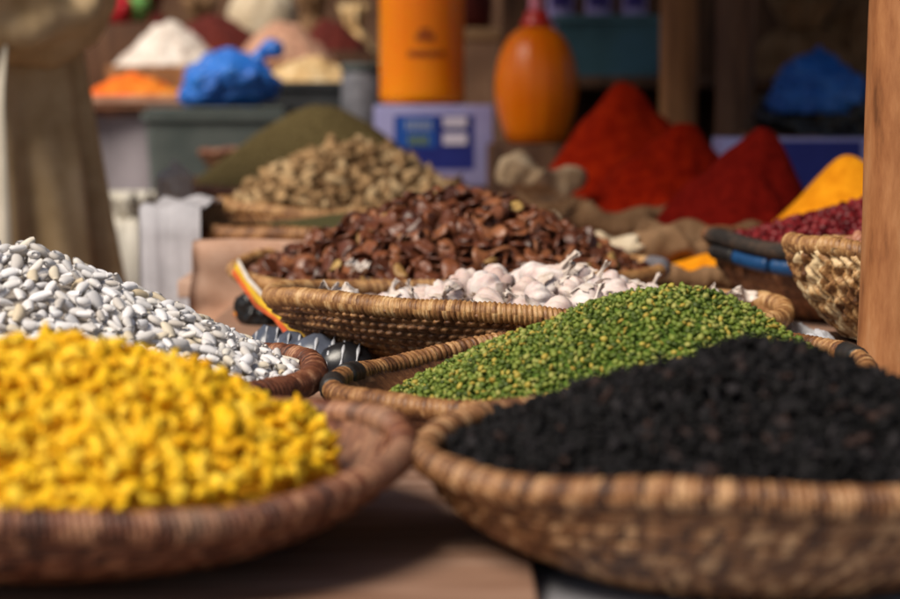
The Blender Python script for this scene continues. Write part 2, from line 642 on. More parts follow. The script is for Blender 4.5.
def finish_heaps():
    """Pick the grains that show largest in the picture as objects of their own and join the rest into one mass per heap."""
    bpy.context.view_layer.update()
    dg = bpy.context.evaluated_depsgraph_get()
    todo = []
    for h in PENDING:
        n = len(h["pts"])
        allv, allf, owner = [], [], []
        off = 0
        Mw = np.array(h["heap"].M)
        for i in range(n):
            v, f = h["variants"][h["var"][i]]
            w = (v * h["sc"][i]) @ h["R"][i].T + h["pts"][i]
            allv.append(w)
            allf += [tuple(k + off for k in q) for q in f]
            owner += [i] * len(f)
            off += len(v)
        lv = np.vstack(allv)
        W = lv @ Mw[:3, :3].T + Mw[:3, 3]
        bvh = BVHTree.FromPolygons([tuple(x) for x in W.tolist()], allf)
        vis = np.zeros(n)
        o0 = 0
        for i in range(n):
            nv = len(allv[i])
            pw = W[o0:o0 + nv]
            o0 += nv
            c = pw.mean(0)
            d = Vector(c) - CAM
            u = d.x / d.y * F + 450
            tv = (CAM.z - d.z - CAM.z)
            # picture row
            yy = d.y * math.cos(PITCH) - d.z * math.sin(PITCH)
            vv = d.y * math.sin(PITCH) + d.z * math.cos(PITCH)
            py = 299.5 - vv / yy * F
            if u < -4 or u > 904 or py < -4 or py > 603:
                continue
            cnt = 0
            near = pw[np.argsort(((pw - np.array(CAM)) ** 2).sum(1))[:max(3, nv // 3)]]
            for q in near[:: max(1, len(near) // 5)]:
                qq = Vector(c * 0.15 + q * 0.85)
                dr = (qq - CAM)
                L = dr.length
                dr.normalize()
                hit = bvh.ray_cast(CAM, dr, L + 0.05)
                if hit[0] is None or owner[hit[2]] != i:
                    continue
                ok, loc, nn, ix, ob, mm = scene.ray_cast(dg, CAM, dr, distance=max(L - 0.004, 0.01))
                if ok and ob is not h["core"] and (loc - CAM).length < hit[3] - 0.004:
                    continue
                cnt += 1
            vis[i] = cnt * (1.0 / (d.length ** 2))
        order = [int(i) for i in np.argsort(-vis) if vis[i] > 0][: h["n_ind"]]
        todo.append((h, set(order), allv, allf))
    for h, ind, allv, allf in todo:
        n = len(h["pts"])
        # shared meshes: one per variant and class
        meshes = {}
        for i in sorted(ind):
            key = (int(h["var"][i]), int(h["cls"][i]))
            if key not in meshes:
                v, f = h["variants"][key[0]]
                me = bpy.data.meshes.new(h["name"])
                me.from_pydata([tuple(x) for x in v.tolist()], [], [tuple(x) for x in f])
                me.polygons.foreach_set("use_smooth", np.ones(len(me.polygons), dtype=bool))
                me.materials.append(h["mats"][key[1]])
                meshes[key] = me
            o = bpy.data.objects.new(h["name"], meshes[key])
            R4 = Matrix(h["R"][i].tolist()).to_4x4()
            S = Matrix.Diagonal((*h["sc"][i].tolist(), 1))
            o.matrix_world = h["heap"].M @ Matrix.Translation(Vector(h["pts"][i])) @ R4 @ S
            COL.objects.link(o)
            lab, grp = h["label"], h["group"]
            if isinstance(lab, list):
                lab, grp = lab[key[1]], grp[key[1]]
            tag(o, lab, h["cat"], grp)
        V, Fc = h["core_geo"]
        parts_v, parts_f, mi, at = [V], [tuple(f) for f in Fc], [0] * len(Fc), [np.zeros(len(V))]
        off = len(V)
        for i in range(n):
            if i in ind:
                continue
            v, f = allv[i], h["variants"][h["var"][i]][1]
            parts_v.append(v)
            parts_f += [tuple(k + off for k in q) for q in f]
            mi += [1 + int(h["cls"][i])] * len(f)
            at.append(np.full(len(v), rng.random()))
            off += len(v)
        old = h["core"]
        old_me = old.data
        tmp = mk(h["sname"], np.vstack(parts_v), parts_f, [h["core_mat"]] + list(h["mats"]), attr=np.concatenate(at), midx=mi)
        old.data = tmp.data
        bpy.data.objects.remove(tmp)
        bpy.data.meshes.remove(old_me)
        tag(old, h["slabel"], "heap", kind="stuff")


# ------------------------------------------------------------------ grain shapes
def bean_shape(L, W, T, bend=0.25, seed=0, nu=10, nv=8):
    V = []
    r2 = random.Random(seed)
    for j in range(1, nv):
        a = PI * j / nv
        x = -math.cos(a)
        r = math.sin(a) ** 0.8
        for k in range(nu):
            b = 2 * PI * k / nu
            y = r * math.cos(b)
            z = r * math.sin(b)
            V.append((x * L / 2, y * W / 2 + bend * W * (x * x - 0.4), z * T / 2))
    V = np.array(V)
    Fc = [(j * nu + k, j * nu + (k + 1) % nu, (j + 1) * nu + (k + 1) % nu, (j + 1) * nu + k) for j in range(nv - 2) for k in range(nu)]
    n0 = len(V)
    V = np.vstack([V, [[-L / 2, bend * W * 0.6, 0]], [[L / 2, bend * W * 0.6, 0]]])
    Fc = [q[::-1] for q in Fc]
    for k in range(nu):
        Fc.append((n0, k, (k + 1) % nu)[::-1])
        Fc.append((n0 + 1, (nv - 2) * nu + (k + 1) % nu, (nv - 2) * nu + k)[::-1])
    out = []
    for v in V:
        s = 1 + 0.07 * nz(v, 120, seed)
        out.append(v * s)
    tri = []
    return np.array(out), Fc


def lump_shape(size, squash, amp, seed, sub=1, freq=1.3):
    v, f = ico(sub)
    out = []
    for p in v:
        s = 1 + amp * nz(p, freq, seed) + amp * 0.5 * nz(p, freq * 2.4, seed + 9)
        out.append(p * s)
    return np.array(out) * np.array(squash) * size / 2, f


def fava_shape(seed):
    """A flat broad bean: kidney outline, dimpled faces, thicker at one end."""
    nu, nv = 16, 5
    V = []
    r2 = random.Random(seed)
    for j in range(1, nv):
        a = PI * j / nv
        rr, zz = math.sin(a) ** 0.55, -math.cos(a)
        for k in range(nu):
            b = 2 * PI * k / nu
            ox = math.cos(b) * (1 + 0.10 * math.cos(b))
            oy = math.sin(b) * (0.72 - 0.05 * math.cos(2 * b)) - 0.16 * max(0, math.sin(b)) * math.exp(-(math.cos(b) * 2.2) ** 2)
            thick = 0.19 * (1 - 0.35 * (1 - rr)) * (1 + 0.3 * ox)
            V.append((ox * rr, oy * rr, zz * thick))
    n0 = len(V)
    V += [(0.02, 0, -0.13), (0.02, 0, 0.13)]
    Fc = [(j * nu + k, j * nu + (k + 1) % nu, (j + 1) * nu + (k + 1) % nu, (j + 1) * nu + k) for j in range(nv - 2) for k in range(nu)]
    for k in range(nu):
        Fc.append((n0, (k + 1) % nu, k))
        Fc.append((n0 + 1, (nv - 2) * nu + k, (nv - 2) * nu + (k + 1) % nu))
    V = np.array([np.array(v) * (1 + 0.12 * nz(v, 1.3, seed)) for v in V]) * 0.0138
    V[:, 2] += 0.0022 * np.sin(V[:, 0] * 170 + seed) + 0.0012 * np.sin(V[:, 1] * 330 + seed * 2)
    return V, Fc


def curl_shape(seed, L=0.022, r=0.0036):
    """A short ridged curl of yellow dough: a bent, twisted, pinched tube."""
    r2 = random.Random(seed)
    n, m = 9, 8
    path, rad = [], []
    k1, k2 = r2.uniform(0.8, 2.4), r2.uniform(-0.8, 0.8)
    for i in range(n):
        t = i / (n - 1) - 0.5
        a = t * k1 * 1.6
        Rr = L / (k1 * 1.6)
        path.append((math.sin(a) * Rr, (1 - math.cos(a)) * Rr, k2 * L * t * t + 0.0012 * math.sin(i * 2.0 + seed)))
        rad.append(r * (0.55 + 0.6 * math.cos(t * 2.4)) * r2.uniform(0.8, 1.25))
    v, f = tube(path, rad, m)
    out = []
    for i, p in enumerate(v):
        out.append(p * (1 + 0.16 * nz(p, 260, seed)))
    v = np.array(out)
    v -= v.mean(0)
    f2 = []
    for q in f:
        f2.append(tuple(q))
    return v, f2


# ------------------------------------------------------------------ materials list
straw = [(0.05, 0.018, 0.007), (0.15, 0.060, 0.021), (0.30, 0.14, 0.050), (0.52, 0.31, 0.145)]
straw_gold = [(0.045, 0.015, 0.005), (0.135, 0.052, 0.017), (0.25, 0.108, 0.038), (0.52, 0.31, 0.155)]
straw_dark = [(0.04, 0.015, 0.007), (0.10, 0.038, 0.016), (0.18, 0.075, 0.03), (0.32, 0.16, 0.075)]
straw_red = [(0.035, 0.010, 0.005), (0.115, 0.035, 0.015), (0.20, 0.072, 0.034), (0.42, 0.215, 0.115)]
straw_pale = [(0.10, 0.038, 0.013), (0.25, 0.115, 0.040), (0.42, 0.225, 0.085), (0.64, 0.43, 0.22)]

m_black_tape = noise_mat("black_tape", [(0.012, 0.011, 0.011), (0.035, 0.032, 0.03)], 60, 0.45, 0.3)
m_blue_tape = noise_mat("blue_tape", [(0.007, 0.036, 0.11), (0.013, 0.07, 0.19)], 60, 0.4, 0.2)
m_black_cord = noise_mat("black_cord", [(0.008, 0.007, 0.007), (0.03, 0.022, 0.018), (0.09, 0.05, 0.03)], 45, 0.8, 0.6)
m_grey_wrap = noise_mat("grey_wrap", [(0.10, 0.10, 0.115), (0.22, 0.22, 0.25)], 40, 0.4, 0.4)
m_wood_post = noise_mat("post_wood", [(0.13, 0.045, 0.014), (0.27, 0.10, 0.034), (0.36, 0.15, 0.056), (0.43, 0.21, 0.095)], 9, 0.65, 0.4, 30, 0.003, (4, 4, 0.9))
m_wood_dark = noise_mat("dark_wood", [(0.035, 0.016, 0.009), (0.09, 0.04, 0.02), (0.15, 0.075, 0.04)], 7, 0.7, 0.4, 30, 0.003, (5, 5, 0.5))
m_wood_brown = noise_mat("brown_wood", [(0.13, 0.05, 0.017), (0.26, 0.11, 0.04), (0.38, 0.18, 0.075)], 7, 0.7, 0.4, 30, 0.003, (5, 5, 0.5))
m_tan_board = noise_mat("tan_board", [(0.30, 0.17, 0.08), (0.44, 0.27, 0.14)], 7, 0.7, 0.3)
m_board = noise_mat("board_wood", [(0.20, 0.105, 0.066), (0.30, 0.175, 0.12), (0.40, 0.26, 0.195)], 6, 0.6, 0.3, 40, 0.001, (1, 9, 9))
m_table = noise_mat("pale_tabletop", [(0.30, 0.30, 0.33), (0.42, 0.42, 0.45)], 9, 0.6, 0.2)
m_ply = noise_mat("ply_panel", [(0.30, 0.17, 0.12), (0.42, 0.27, 0.20), (0.50, 0.34, 0.26)], 6, 0.75, 0.3, 40, 0.001, (3, 3, 0.7))
m_ply_cloth = noise_mat("pinkish_brown_cloth", [(0.27, 0.13, 0.075), (0.42, 0.24, 0.16), (0.52, 0.34, 0.25)], 9, 0.85, 0.4, 60, 0.002)
m_cloth_far = noise_mat("grey_lilac_cloth", [(0.20, 0.18, 0.20), (0.30, 0.27, 0.30)], 5, 0.9, 0.3)
m_cloth_pale = noise_mat("pale_cloth", [(0.34, 0.33, 0.355), (0.50, 0.485, 0.52)], 14, 0.9, 0.3)
m_burlap = noise_mat("burlap", [(0.22, 0.14, 0.075), (0.36, 0.25, 0.15), (0.46, 0.35, 0.23)], 30, 0.95, 0.5, 300)
m_sack_cream = noise_mat("cream_sack", [(0.36, 0.27, 0.17), (0.52, 0.42, 0.29), (0.62, 0.53, 0.40)], 16, 0.8, 0.4, 200)
m_sack_brown = noise_mat("brown_paper_sack", [(0.10, 0.048, 0.02), (0.17, 0.092, 0.043), (0.24, 0.14, 0.072)], 16, 0.85, 0.4, 120)
m_earth = noise_mat("earth", [(0.14, 0.09, 0.06), (0.24, 0.17, 0.12), (0.31, 0.23, 0.17)], 3, 0.95, 0.5, 40, 0.01)
m_robe = noise_mat("robe_cloth", [(0.38, 0.255, 0.125), (0.50, 0.355, 0.195), (0.58, 0.43, 0.26)], 12, 0.9, 0.3, 260, 0.001, sheen=0.1)
m_robe_pale = noise_mat("pale_scarf_cloth", [(0.42, 0.38, 0.31), (0.54, 0.49, 0.41)], 12, 0.9, 0.3, 260, 0.001)
m_skin = noise_mat("skin", [(0.26, 0.13, 0.08), (0.33, 0.17, 0.11)], 30, 0.55, 0.1)
m_hair = noise_mat("dark_hair", [(0.012, 0.01, 0.008), (0.03, 0.02, 0.016)], 90, 0.6, 0.4)
m_chili_lit = noise_mat("lit_chili_powder", [(0.22, 0.008, 0.0012), (0.32, 0.014, 0.002), (0.42, 0.026, 0.003)], 40, 0.95, 0.9, 200, 0.006, spec=0.05)  # chili red with the light on the tallest heap put into its colour
m_chili = noise_mat("chili_powder", [(0.14, 0.004, 0.0008), (0.21, 0.008, 0.001), (0.28, 0.014, 0.0015)], 60, 0.95, 0.8, 260, 0.004, spec=0.05)
m_paprika = noise_mat("dark_red_powder", [(0.085, 0.003, 0.0015), (0.12, 0.004, 0.002), (0.16, 0.007, 0.003)], 60, 0.95, 0.8, 260, 0.004, spec=0.05)
m_turmeric = noise_mat("turmeric_powder", [(0.62, 0.20, 0.005), (0.75, 0.27, 0.008), (0.85, 0.34, 0.012)], 50, 0.95, 0.7, 260, 0.003, spec=0.05)
m_green_powder = noise_mat("olive_powder", [(0.075, 0.054, 0.022), (0.145, 0.108, 0.045), (0.22, 0.17, 0.08)], 130, 0.95, 1.0, 260, 0.006, spec=0.05)
m_dark_olive = noise_mat("dark_olive_powder", [(0.05, 0.045, 0.02), (0.10, 0.09, 0.04)], 90, 0.95, 0.8, 300, 0.003, spec=0.05)
m_orange_plastic = noise_mat("orange_plastic", [(0.88, 0.22, 0.001), (0.95, 0.30, 0.002)], 4, 0.35, 0.05, spec=0.3, sss=0.7)
m_orange_jug = noise_mat("orange_jug_plastic", [(0.74, 0.16, 0.002), (0.84, 0.22, 0.003)], 6, 0.35, 0.1, spec=0.3, sss=0.6)
m_red_cap = noise_mat("red_plastic", [(0.45, 0.02, 0.012), (0.55, 0.03, 0.02)], 8, 0.35, 0.05, spec=0.5)
m_brown_mark = noise_mat("brown_print", [(0.30, 0.06, 0.006), (0.36, 0.08, 0.01)], 20, 0.5, 0)
m_blue_bag = noise_mat("blue_plastic_film", [(0.012, 0.10, 0.48), (0.03, 0.20, 0.68)], 18, 0.3, 1.0, 45, 0.015, spec=0.5)
m_black_bag = noise_mat("black_plastic_film", [(0.006, 0.006, 0.007), (0.014, 0.014, 0.015)], 18, 0.35, 0.5, 30, 0.006, spec=0.4)
m_bin = noise_mat("grey_bin_plastic", [(0.055, 0.07, 0.068), (0.10, 0.115, 0.11)], 10, 0.6, 0.2)
m_dark_box = noise_mat("dark_tray", [(0.02, 0.022, 0.026), (0.045, 0.048, 0.052)], 10, 0.6, 0.2)
m_carton = noise_mat("lavender_carton", [(0.27, 0.26, 0.50), (0.35, 0.34, 0.58)], 10, 0.55, 0.1)
m_navy = noise_mat("navy_print", [(0.012, 0.018, 0.16), (0.02, 0.03, 0.22)], 10, 0.5, 0)
m_blue_print = noise_mat("blue_print", [(0.01, 0.07, 0.35), (0.02, 0.10, 0.42)], 10, 0.5, 0)
m_white_print = noise_mat("white_print", [(0.55, 0.5, 0.62), (0.65, 0.6, 0.7)], 10, 0.5, 0)
m_green_print = noise_mat("green_print", [(0.12, 0.18, 0.08), (0.18, 0.25, 0.1)], 10, 0.5, 0)
m_grey_print = noise_mat("grey_print", [(0.25, 0.3, 0.42), (0.3, 0.36, 0.5)], 10, 0.5, 0)
m_teal = noise_mat("teal_tub", [(0.035, 0.085, 0.10), (0.06, 0.14, 0.17), (0.07, 0.17, 0.24)], 5, 0.45, 0.1)
m_lilac = noise_mat("lilac_wrap", [(0.34, 0.27, 0.55), (0.44, 0.37, 0.66)], 10, 0.4, 0.1)
m_pink = noise_mat("pink_wrap", [(0.80, 0.20, 0.28), (0.85, 0.28, 0.34)], 10, 0.4, 0.1)
m_purple = noise_mat("purple_label", [(0.07, 0.05, 0.25), (0.10, 0.07, 0.32)], 10, 0.4, 0)
m_white_powder = noise_mat("white_goods", [(0.52, 0.42, 0.36), (0.70, 0.62, 0.55), (0.80, 0.74, 0.68)], 25, 0.9, 0.6, 90, 0.01)
m_tan_goods = noise_mat("tan_goods", [(0.40, 0.22, 0.08), (0.62, 0.42, 0.20), (0.72, 0.56, 0.34)], 28, 0.85, 0.8, 70, 0.012)
m_orange_goods = noise_mat("orange_goods", [(0.75, 0.10, 0.004), (0.85, 0.17, 0.008), (0.75, 0.32, 0.04)], 14, 0.8, 0.6, 60, 0.01)
m_maroon = noise_mat("maroon_goods", [(0.06, 0.007, 0.005), (0.13, 0.016, 0.009)], 20, 0.9, 0.6, 90, 0.01)
m_pinkish = noise_mat("pinkish_goods", [(0.40, 0.20, 0.13), (0.55, 0.32, 0.22)], 25, 0.9, 0.6, 90, 0.01)
m_green_bag = noise_mat("green_film", [(0.05, 0.22, 0.06), (0.25, 0.45, 0.12)], 12, 0.35, 0.3)
m_red_bag = noise_mat("red_film", [(0.40, 0.012, 0.02), (0.60, 0.03, 0.04)], 12, 0.35, 0.3)
m_white_sack = noise_mat("white_sackcloth", [(0.66, 0.62, 0.54), (0.80, 0.77, 0.70)], 12, 0.85, 0.3)
m_yellow_pack = noise_mat("yellow_film", [(0.62, 0.36, 0.02), (0.75, 0.5, 0.03)], 40, 0.35, 0.3)
m_redorange_pack = noise_mat("redorange_film", [(0.5, 0.06, 0.02), (0.65, 0.14, 0.03)], 40, 0.35, 0.3)
m_white_pack = noise_mat("white_film", [(0.55, 0.48, 0.42), (0.75, 0.70, 0.64)], 40, 0.35, 0.3)
m_wall = noise_mat("mud_wall", [(0.07, 0.033, 0.018), (0.12, 0.062, 0.035), (0.18, 0.10, 0.06)], 3, 0.95, 0.5, 30, 0.01)
m_added_awning = noise_mat("added_awning_cloth", [(0.10, 0.06, 0.035), (0.16, 0.10, 0.06)], 8, 0.95, 0.3)
m_packet = noise_mat("slate_packet", [(0.06, 0.07, 0.10), (0.13, 0.15, 0.20)], 30, 0.3, 0.2, spec=0.5)
m_packet_dark = noise_mat("dark_packet", [(0.01, 0.01, 0.012), (0.03, 0.03, 0.035)], 30, 0.3, 0.2, spec=0.5)
m_clear_film = noise_mat("milky_film", [(0.42, 0.43, 0.47), (0.60, 0.61, 0.65)], 30, 0.25, 0.3, spec=0.5)

g_white = grain_mat("white_bean_skin", [(0, (0.50, 0.46, 0.43)), (0.3, (0.66, 0.64, 0.64)), (0.8, (0.76, 0.75, 0.78)), (0.9, (0.66, 0.60, 0.50)), (1, (0.58, 0.47, 0.32))], 0.7, 0.2, 60, 0.35, (0.45, 0.38, 0.28), 0.1)
g_fava = grain_mat("broad_bean_skin", [(0, (0.045, 0.013, 0.006)), (0.35, (0.11, 0.032, 0.014)), (0.7, (0.185, 0.060, 0.025)), (1, (0.29, 0.115, 0.05))], 0.36, 0.45, 130, 0.45, (0.05, 0.014, 0.008), 0.4)
g_fava_pale = grain_mat("split_broad_bean", [(0, (0.30, 0.16, 0.05)), (1, (0.42, 0.27, 0.09))], 0.5, 0.4, 110, 0.4, (0.2, 0.09, 0.03), 0.2)
g_pea = grain_mat("split_pea_green", [(0, (0.045, 0.068, 0.009)), (0.4, (0.11, 0.16, 0.018)), (0.75, (0.195, 0.24, 0.036)), (1, (0.34, 0.33, 0.085))], 0.55, 0.35, 150, 0.2, (0.03, 0.07, 0.01), 0.1)
g_pea_y = grain_mat("split_pea_yellow", [(0, (0.32, 0.22, 0.03)), (1, (0.44, 0.36, 0.06))], 0.55, 0.35, 150, 0.3, (0.3, 0.15, 0.03), 0.1)
g_black = grain_mat("black_fruit_skin", [(0, (0.004, 0.0037, 0.004)), (0.75, (0.010, 0.0094, 0.0104)), (0.92, (0.024, 0.021, 0.023)), (1, (0.045, 0.025, 0.02))], 0.7, 0.12, 90, 0.3, (0.01, 0.008, 0.007), 0.4)
g_yellow = grain_mat("yellow_curl_dough", [(0, (0.72, 0.38, 0.008)), (0.5, (0.82, 0.50, 0.014)), (1, (0.88, 0.60, 0.05))], 0.6, 0.15, 90, 0.25, (0.58, 0.22, 0.005), 0.2, sss=0.1)
g_red = grain_mat("red_bean_skin", [(0, (0.07, 0.003, 0.006)), (0.6, (0.15, 0.008, 0.011)), (1, (0.23, 0.02, 0.022))], 0.4, 0.3, 60, 0.2, (0.08, 0.004, 0.006), 0.1)
g_peanut = grain_mat("pinkish_nut_skin", [(0, (0.26, 0.09, 0.05)), (1, (0.42, 0.19, 0.11))], 0.5, 0.4, 60, 0.3, (0.2, 0.06, 0.03), 0.1)
g_root = grain_mat("dried_root_skin", [(0, (0.22, 0.125, 0.055)), (0.5, (0.40, 0.25, 0.12)), (1, (0.56, 0.40, 0.22))], 0.8, 0.2, 60, 0.5, (0.12, 0.06, 0.025), 0.6)
g_garlic = grain_mat("garlic_paper", [(0, (0.58, 0.46, 0.41)), (0.5, (0.70, 0.61, 0.57)), (1, (0.76, 0.71, 0.69))], 0.55, 0.3, 60, 0.7, (0.42, 0.23, 0.21), 0.3, sss=0.08)
m_garlic_stem = noise_mat("garlic_stem_paper", [(0.46, 0.35, 0.27), (0.62, 0.53, 0.47), (0.70, 0.64, 0.60)], 60, 0.6, 0.4, 200, 0.001, (3, 3, 0.6))
m_root_tuft = noise_mat("garlic_roots", [(0.25, 0.16, 0.09), (0.4, 0.28, 0.18)], 90, 0.9, 0.4)

c_white = noise_mat("between_white_beans", [(0.30, 0.25, 0.21), (0.50, 0.45, 0.41)], 70, 0.6, 0.5)
c_fava = noise_mat("between_broad_beans", [(0.05, 0.016, 0.008), (0.14, 0.045, 0.02)], 60, 0.6, 0.6)
c_pea = noise_mat("between_peas", [(0.05, 0.10, 0.012), (0.12, 0.20, 0.022)], 220, 0.7, 0.6)
c_black = noise_mat("between_black_fruit", [(0.006, 0.006, 0.006), (0.014, 0.013, 0.014)], 120, 0.7, 0.6)
c_yellow = noise_mat("between_yellow_curls", [(0.60, 0.26, 0.006), (0.74, 0.40, 0.012)], 80, 0.6, 0.6)
c_red = noise_mat("between_red_beans", [(0.09, 0.005, 0.008), (0.2, 0.014, 0.017)], 90, 0.5, 0.6)
c_root = noise_mat("between_roots", [(0.13, 0.07, 0.03), (0.28, 0.17, 0.08)], 60, 0.8, 0.6)

# ------------------------------------------------------------------ setting
ZT = 0.772                                    # table top
tag(mk("ground", *box(-30, 30, -12, 40, -0.05, 0.0), m_earth, smooth=False), kind="structure")

# front table: pale top on trestle legs
tb = thing("stall_table", "low pale grey market table under the nearest baskets", "table", (0, 1.9, 0))
mk("tabletop", *box(-1.1, 0.85, -1.05, -0.095, ZT - 0.03, ZT, 0.004), m_table, tb)
for sx in (-1.0, 0.75):
    for sy in (-0.95, -0.18):
        mk("leg", *box(sx - 0.03, sx + 0.03, sy - 0.03, sy + 0.03, 0, ZT - 0.0305, 0.004), m_wood_dark, tb)
tb2 = thing("stall_table", "brown wooden market table under the garlic and broad bean baskets", "table", (0, 2.35, 0))
mk("tabletop", *box(-0.30, 0.85, -0.425, 0.42, ZT - 0.03, ZT, 0.004), m_board, tb2)
for sx in (-0.24, 0.79):
    for sy in (-0.36, 0.36):
        mk("leg", *box(sx - 0.03, sx + 0.03, sy - 0.03, sy + 0.03, 0, ZT - 0.0305, 0.004), m_wood_dark, tb2)
# board lying on the front table
bd = tag(mk("wooden_board", *box(-0.95, 0.0, -0.30, 0.26, 0, 0.012, 0.002), m_board, loc=(0.047, 1.27, ZT + 0.0005)),
         "brown wooden board lying under the basket of yellow pieces", "board")

# rear stand with plywood front
rs = thing("display_stand", "plywood fronted display stand carrying the olive powder baskets", "stand", (-0.1, 2.85, 0))
mk("tabletop", *box(-0.28, 0.42, -0.05, 1.85, 0.775, 0.80, 0.003), m_ply, rs)
mk("front_panel", *box(-0.255, 0.34, -0.085, -0.06, 0.0, 0.848, 0.002), m_ply, rs)
for sx in (-0.24, 0.37):
    mk("leg", *box(sx - 0.03, sx + 0.03, 1.70, 1.76, 0, 0.7745, 0.002), m_wood_dark, rs)
    mk("side_panel", *box(sx - 0.01, sx + 0.01, 0.0, 1.69, 0.3, 0.7745, 0.002), m_ply, rs)

# ------------------------------------------------------------------ baskets and their heaps
# yellow pieces, front left
def flat_mats(key, wall, rim, nst, rows, rn, stain=None):
    cw = 0.44 if nst == 200 else 0.28
    return weave_mat(key + "_wall_straw", nst, rows, wall, stain=stain, cellw=cw), weave_mat(key + "_rim_straw", rn, 1, rim, stain=stain, cellw=cw)

w, r = flat_mats("yellow_basket", straw_red, straw_red, 200, 9, 330, (0.32, 0.185, 0.115))
cY = P(58, 452, 1.2)
bY = basket("straw_basket", "wide reddish brown coiled basket holding the crumbly yellow pieces", cY, 0.210, cY.z - (ZT + 0.0135), w, r, 0.0085, 9, 200, "coil", (0, 0, 0.4), seed=1.2, rim_n=330, res=4)
# black, front right
w, r = flat_mats("black_basket", straw_gold, straw_gold, 200, 8, 300)
cB = P(748, 446, 1.2)
bB = basket("straw_basket", "golden brown straw basket piled with black dried fruit", cB, 0.196, cB.z - ZT - 0.002, w, r, 0.0085, 8, 200, "coil", (0, 0, 2.0), seed=2.9, rim_n=300, res=4)
# white beans
w, r = flat_mats("bean_basket", straw_dark, straw_red, 180, 8, 260)
cW = P(32, 377, 1.66)
bW = basket("straw_basket", "dark brown basket heaped with white beans", cW, 0.236, cW.z - ZT - 0.002, w, r, 0.0105, 8, 180, "coil", (0, 0, 0.9), seed=4.1, rim_n=260, res=4)
# peas
w, r = flat_mats("pea_basket", straw_dark, straw, 180, 7, 230)
cP = P(597, 369, 1.62)
bP = basket("straw_basket", "shallow straw basket with black bound rim holding green split peas", cP, 0.216, 0.062, w, r, 0.0082, 7, 180, "coil", (0, -0.055, 0), seed=5.0, rim_n=230, res=4)
rim_binding(bP, 176, 186, m_black_tape, grow=1.22, ridges=3)
rim_binding(bP, 158, 166, m_black_tape, grow=1.22, ridges=3)
rim_binding(bP, 2, 12, m_black_tape, grow=1.2, ridges=3)
# garlic
w = weave_mat("garlic_basket_wall_straw", 150, 9, straw, stain=(0.12, 0.055, 0.025))
r = weave_mat("garlic_basket_rim_straw", 360, 1, straw_pale)
cG = P(527, 302, 2.1)
bG = basket("straw_basket", "golden twined straw basket full of garlic bulbs", cG, 0.268, cG.z - ZT - 0.002, w, r, 0.0095, 9, 150, "twine", (-0.045, 0.035, 0), amp=0.0058, taper=(0.10, 0.36), seed=0.4, rim_n=360, res=8)
# broad beans
w, r = flat_mats("fava_basket", straw, straw_pale, 110, 7, 240)
cF = P(448, 268, 2.62)
bF = basket("straw_basket", "pale rimmed straw basket heaped with brown broad beans", cF, 0.279, cF.z - ZT - 0.002, w, r, 0.009, 7, 110, "coil", (0, 0, 0.3), seed=3.3, rim_n=240)
rim_binding(bF, -32, -4, m_grey_wrap, "rim_wrap", 1.25, 5)
# dark olive powder
w, r = flat_mats("olive_basket", straw_dark, straw, 90, 6, 200)
cO = P(345, 229, 3.15)
ZR = 0.802
bO = basket("straw_basket", "brown basket of dark olive powder, just behind the broad beans", cO, 0.228, cO.z - ZR, w, r, 0.012, 5, 90, "coil", (0, 0, 0), seed=6.3, res=4, rim_n=200)
# dried roots
w, r = flat_mats("root_basket", straw_dark, straw_pale, 90, 6, 200)
cR = P(352, 205, 3.66)
bR = basket("straw_basket", "straw basket heaped with pale dried root pieces", cR, 0.236, cR.z - ZR, w, r, 0.011, 5, 90, "coil", (0, 0, 0), seed=7.7, res=4, rim_n=200)
# olive green powder
w, r = flat_mats("green_basket", straw_red, straw_red, 90, 6, 200)
cH = P(318, 186, 4.22)
bH = basket("straw_basket", "reddish basket carrying the tall olive green powder mound", cH, 0.298, cH.z - ZR, w, r, 0.012, 5, 90, "coil", (0, 0, 0), seed=8.1, res=4, rim_n=200)
# right: dark basket with blue tape
w, r = flat_mats("dark_basket", straw_dark, straw_dark, 80, 6, 80)
cD = P(864, 242, 2.6)
bD = basket("straw_basket", "dark basket bound in black and blue tape under the red beans", cD, 0.203, cD.z - ZT - 0.002, w, r, 0.009, 6, 80, "coil", (0, 0.02, 0), seed=1.9, res=5)
rim_binding(bD, 186, 300, m_black_cord, "black_binding", 1.12, 46)
for (a0, a1, mt, nm, dz, gr) in ((188, 206, m_black_tape, "black_binding", -0.019, 1.12), (207, 224, m_blue_tape, "blue_binding", -0.019, 1.12),
                                  (225.5, 246, m_blue_tape, "blue_binding", -0.019, 1.12), (247, 290, m_black_tape, "black_binding", -0.019, 1.12)):
    o = rim_binding(bD, a0, a1, mt, nm, gr, 6)
    o.location.z = dz
    o.scale = (0.985, 0.985, 1)
# right: round straw basket
w = weave_mat("round_basket_wall_straw", 54, 5, straw_pale + [(0.72, 0.55, 0.32)], slant=0.5, fibre=2.0, warpk=0.5, cellw=0.6)
r = weave_mat("round_basket_rim_straw", 120, 1, straw_pale)
cS = P(915, 250, 2.08)
bS = basket("straw_basket", "deep round basket of thick braided straw beside the wooden post", cS, 0.128, 0.092, w, r, 0.0095, 5, 54, "plait", (0, 0.03, 0.5), amp=0.0085, taper=(0.22, 0.30), seed=2.2, rim_n=120, res=12)
blk = tag(mk("wooden_block", *box(-0.12, 0.12, -0.09, 0.09, 0, cS.z - 0.094 - ZT - 0.001, 0.004), m_wood_dark, loc=(cS.x, cS.y, ZT + 0.0005)),
          "dark wooden block raising the round braided basket", "block")


def heap_for(bk, peak_px, depth, c, R, zb, **kw):
    pl = bk["M"].inverted() @ P(peak_px[0], peak_px[1], depth)
    return Heap(bk["M"], c, R, (pl.x, pl.y, pl.z), zb, **kw)


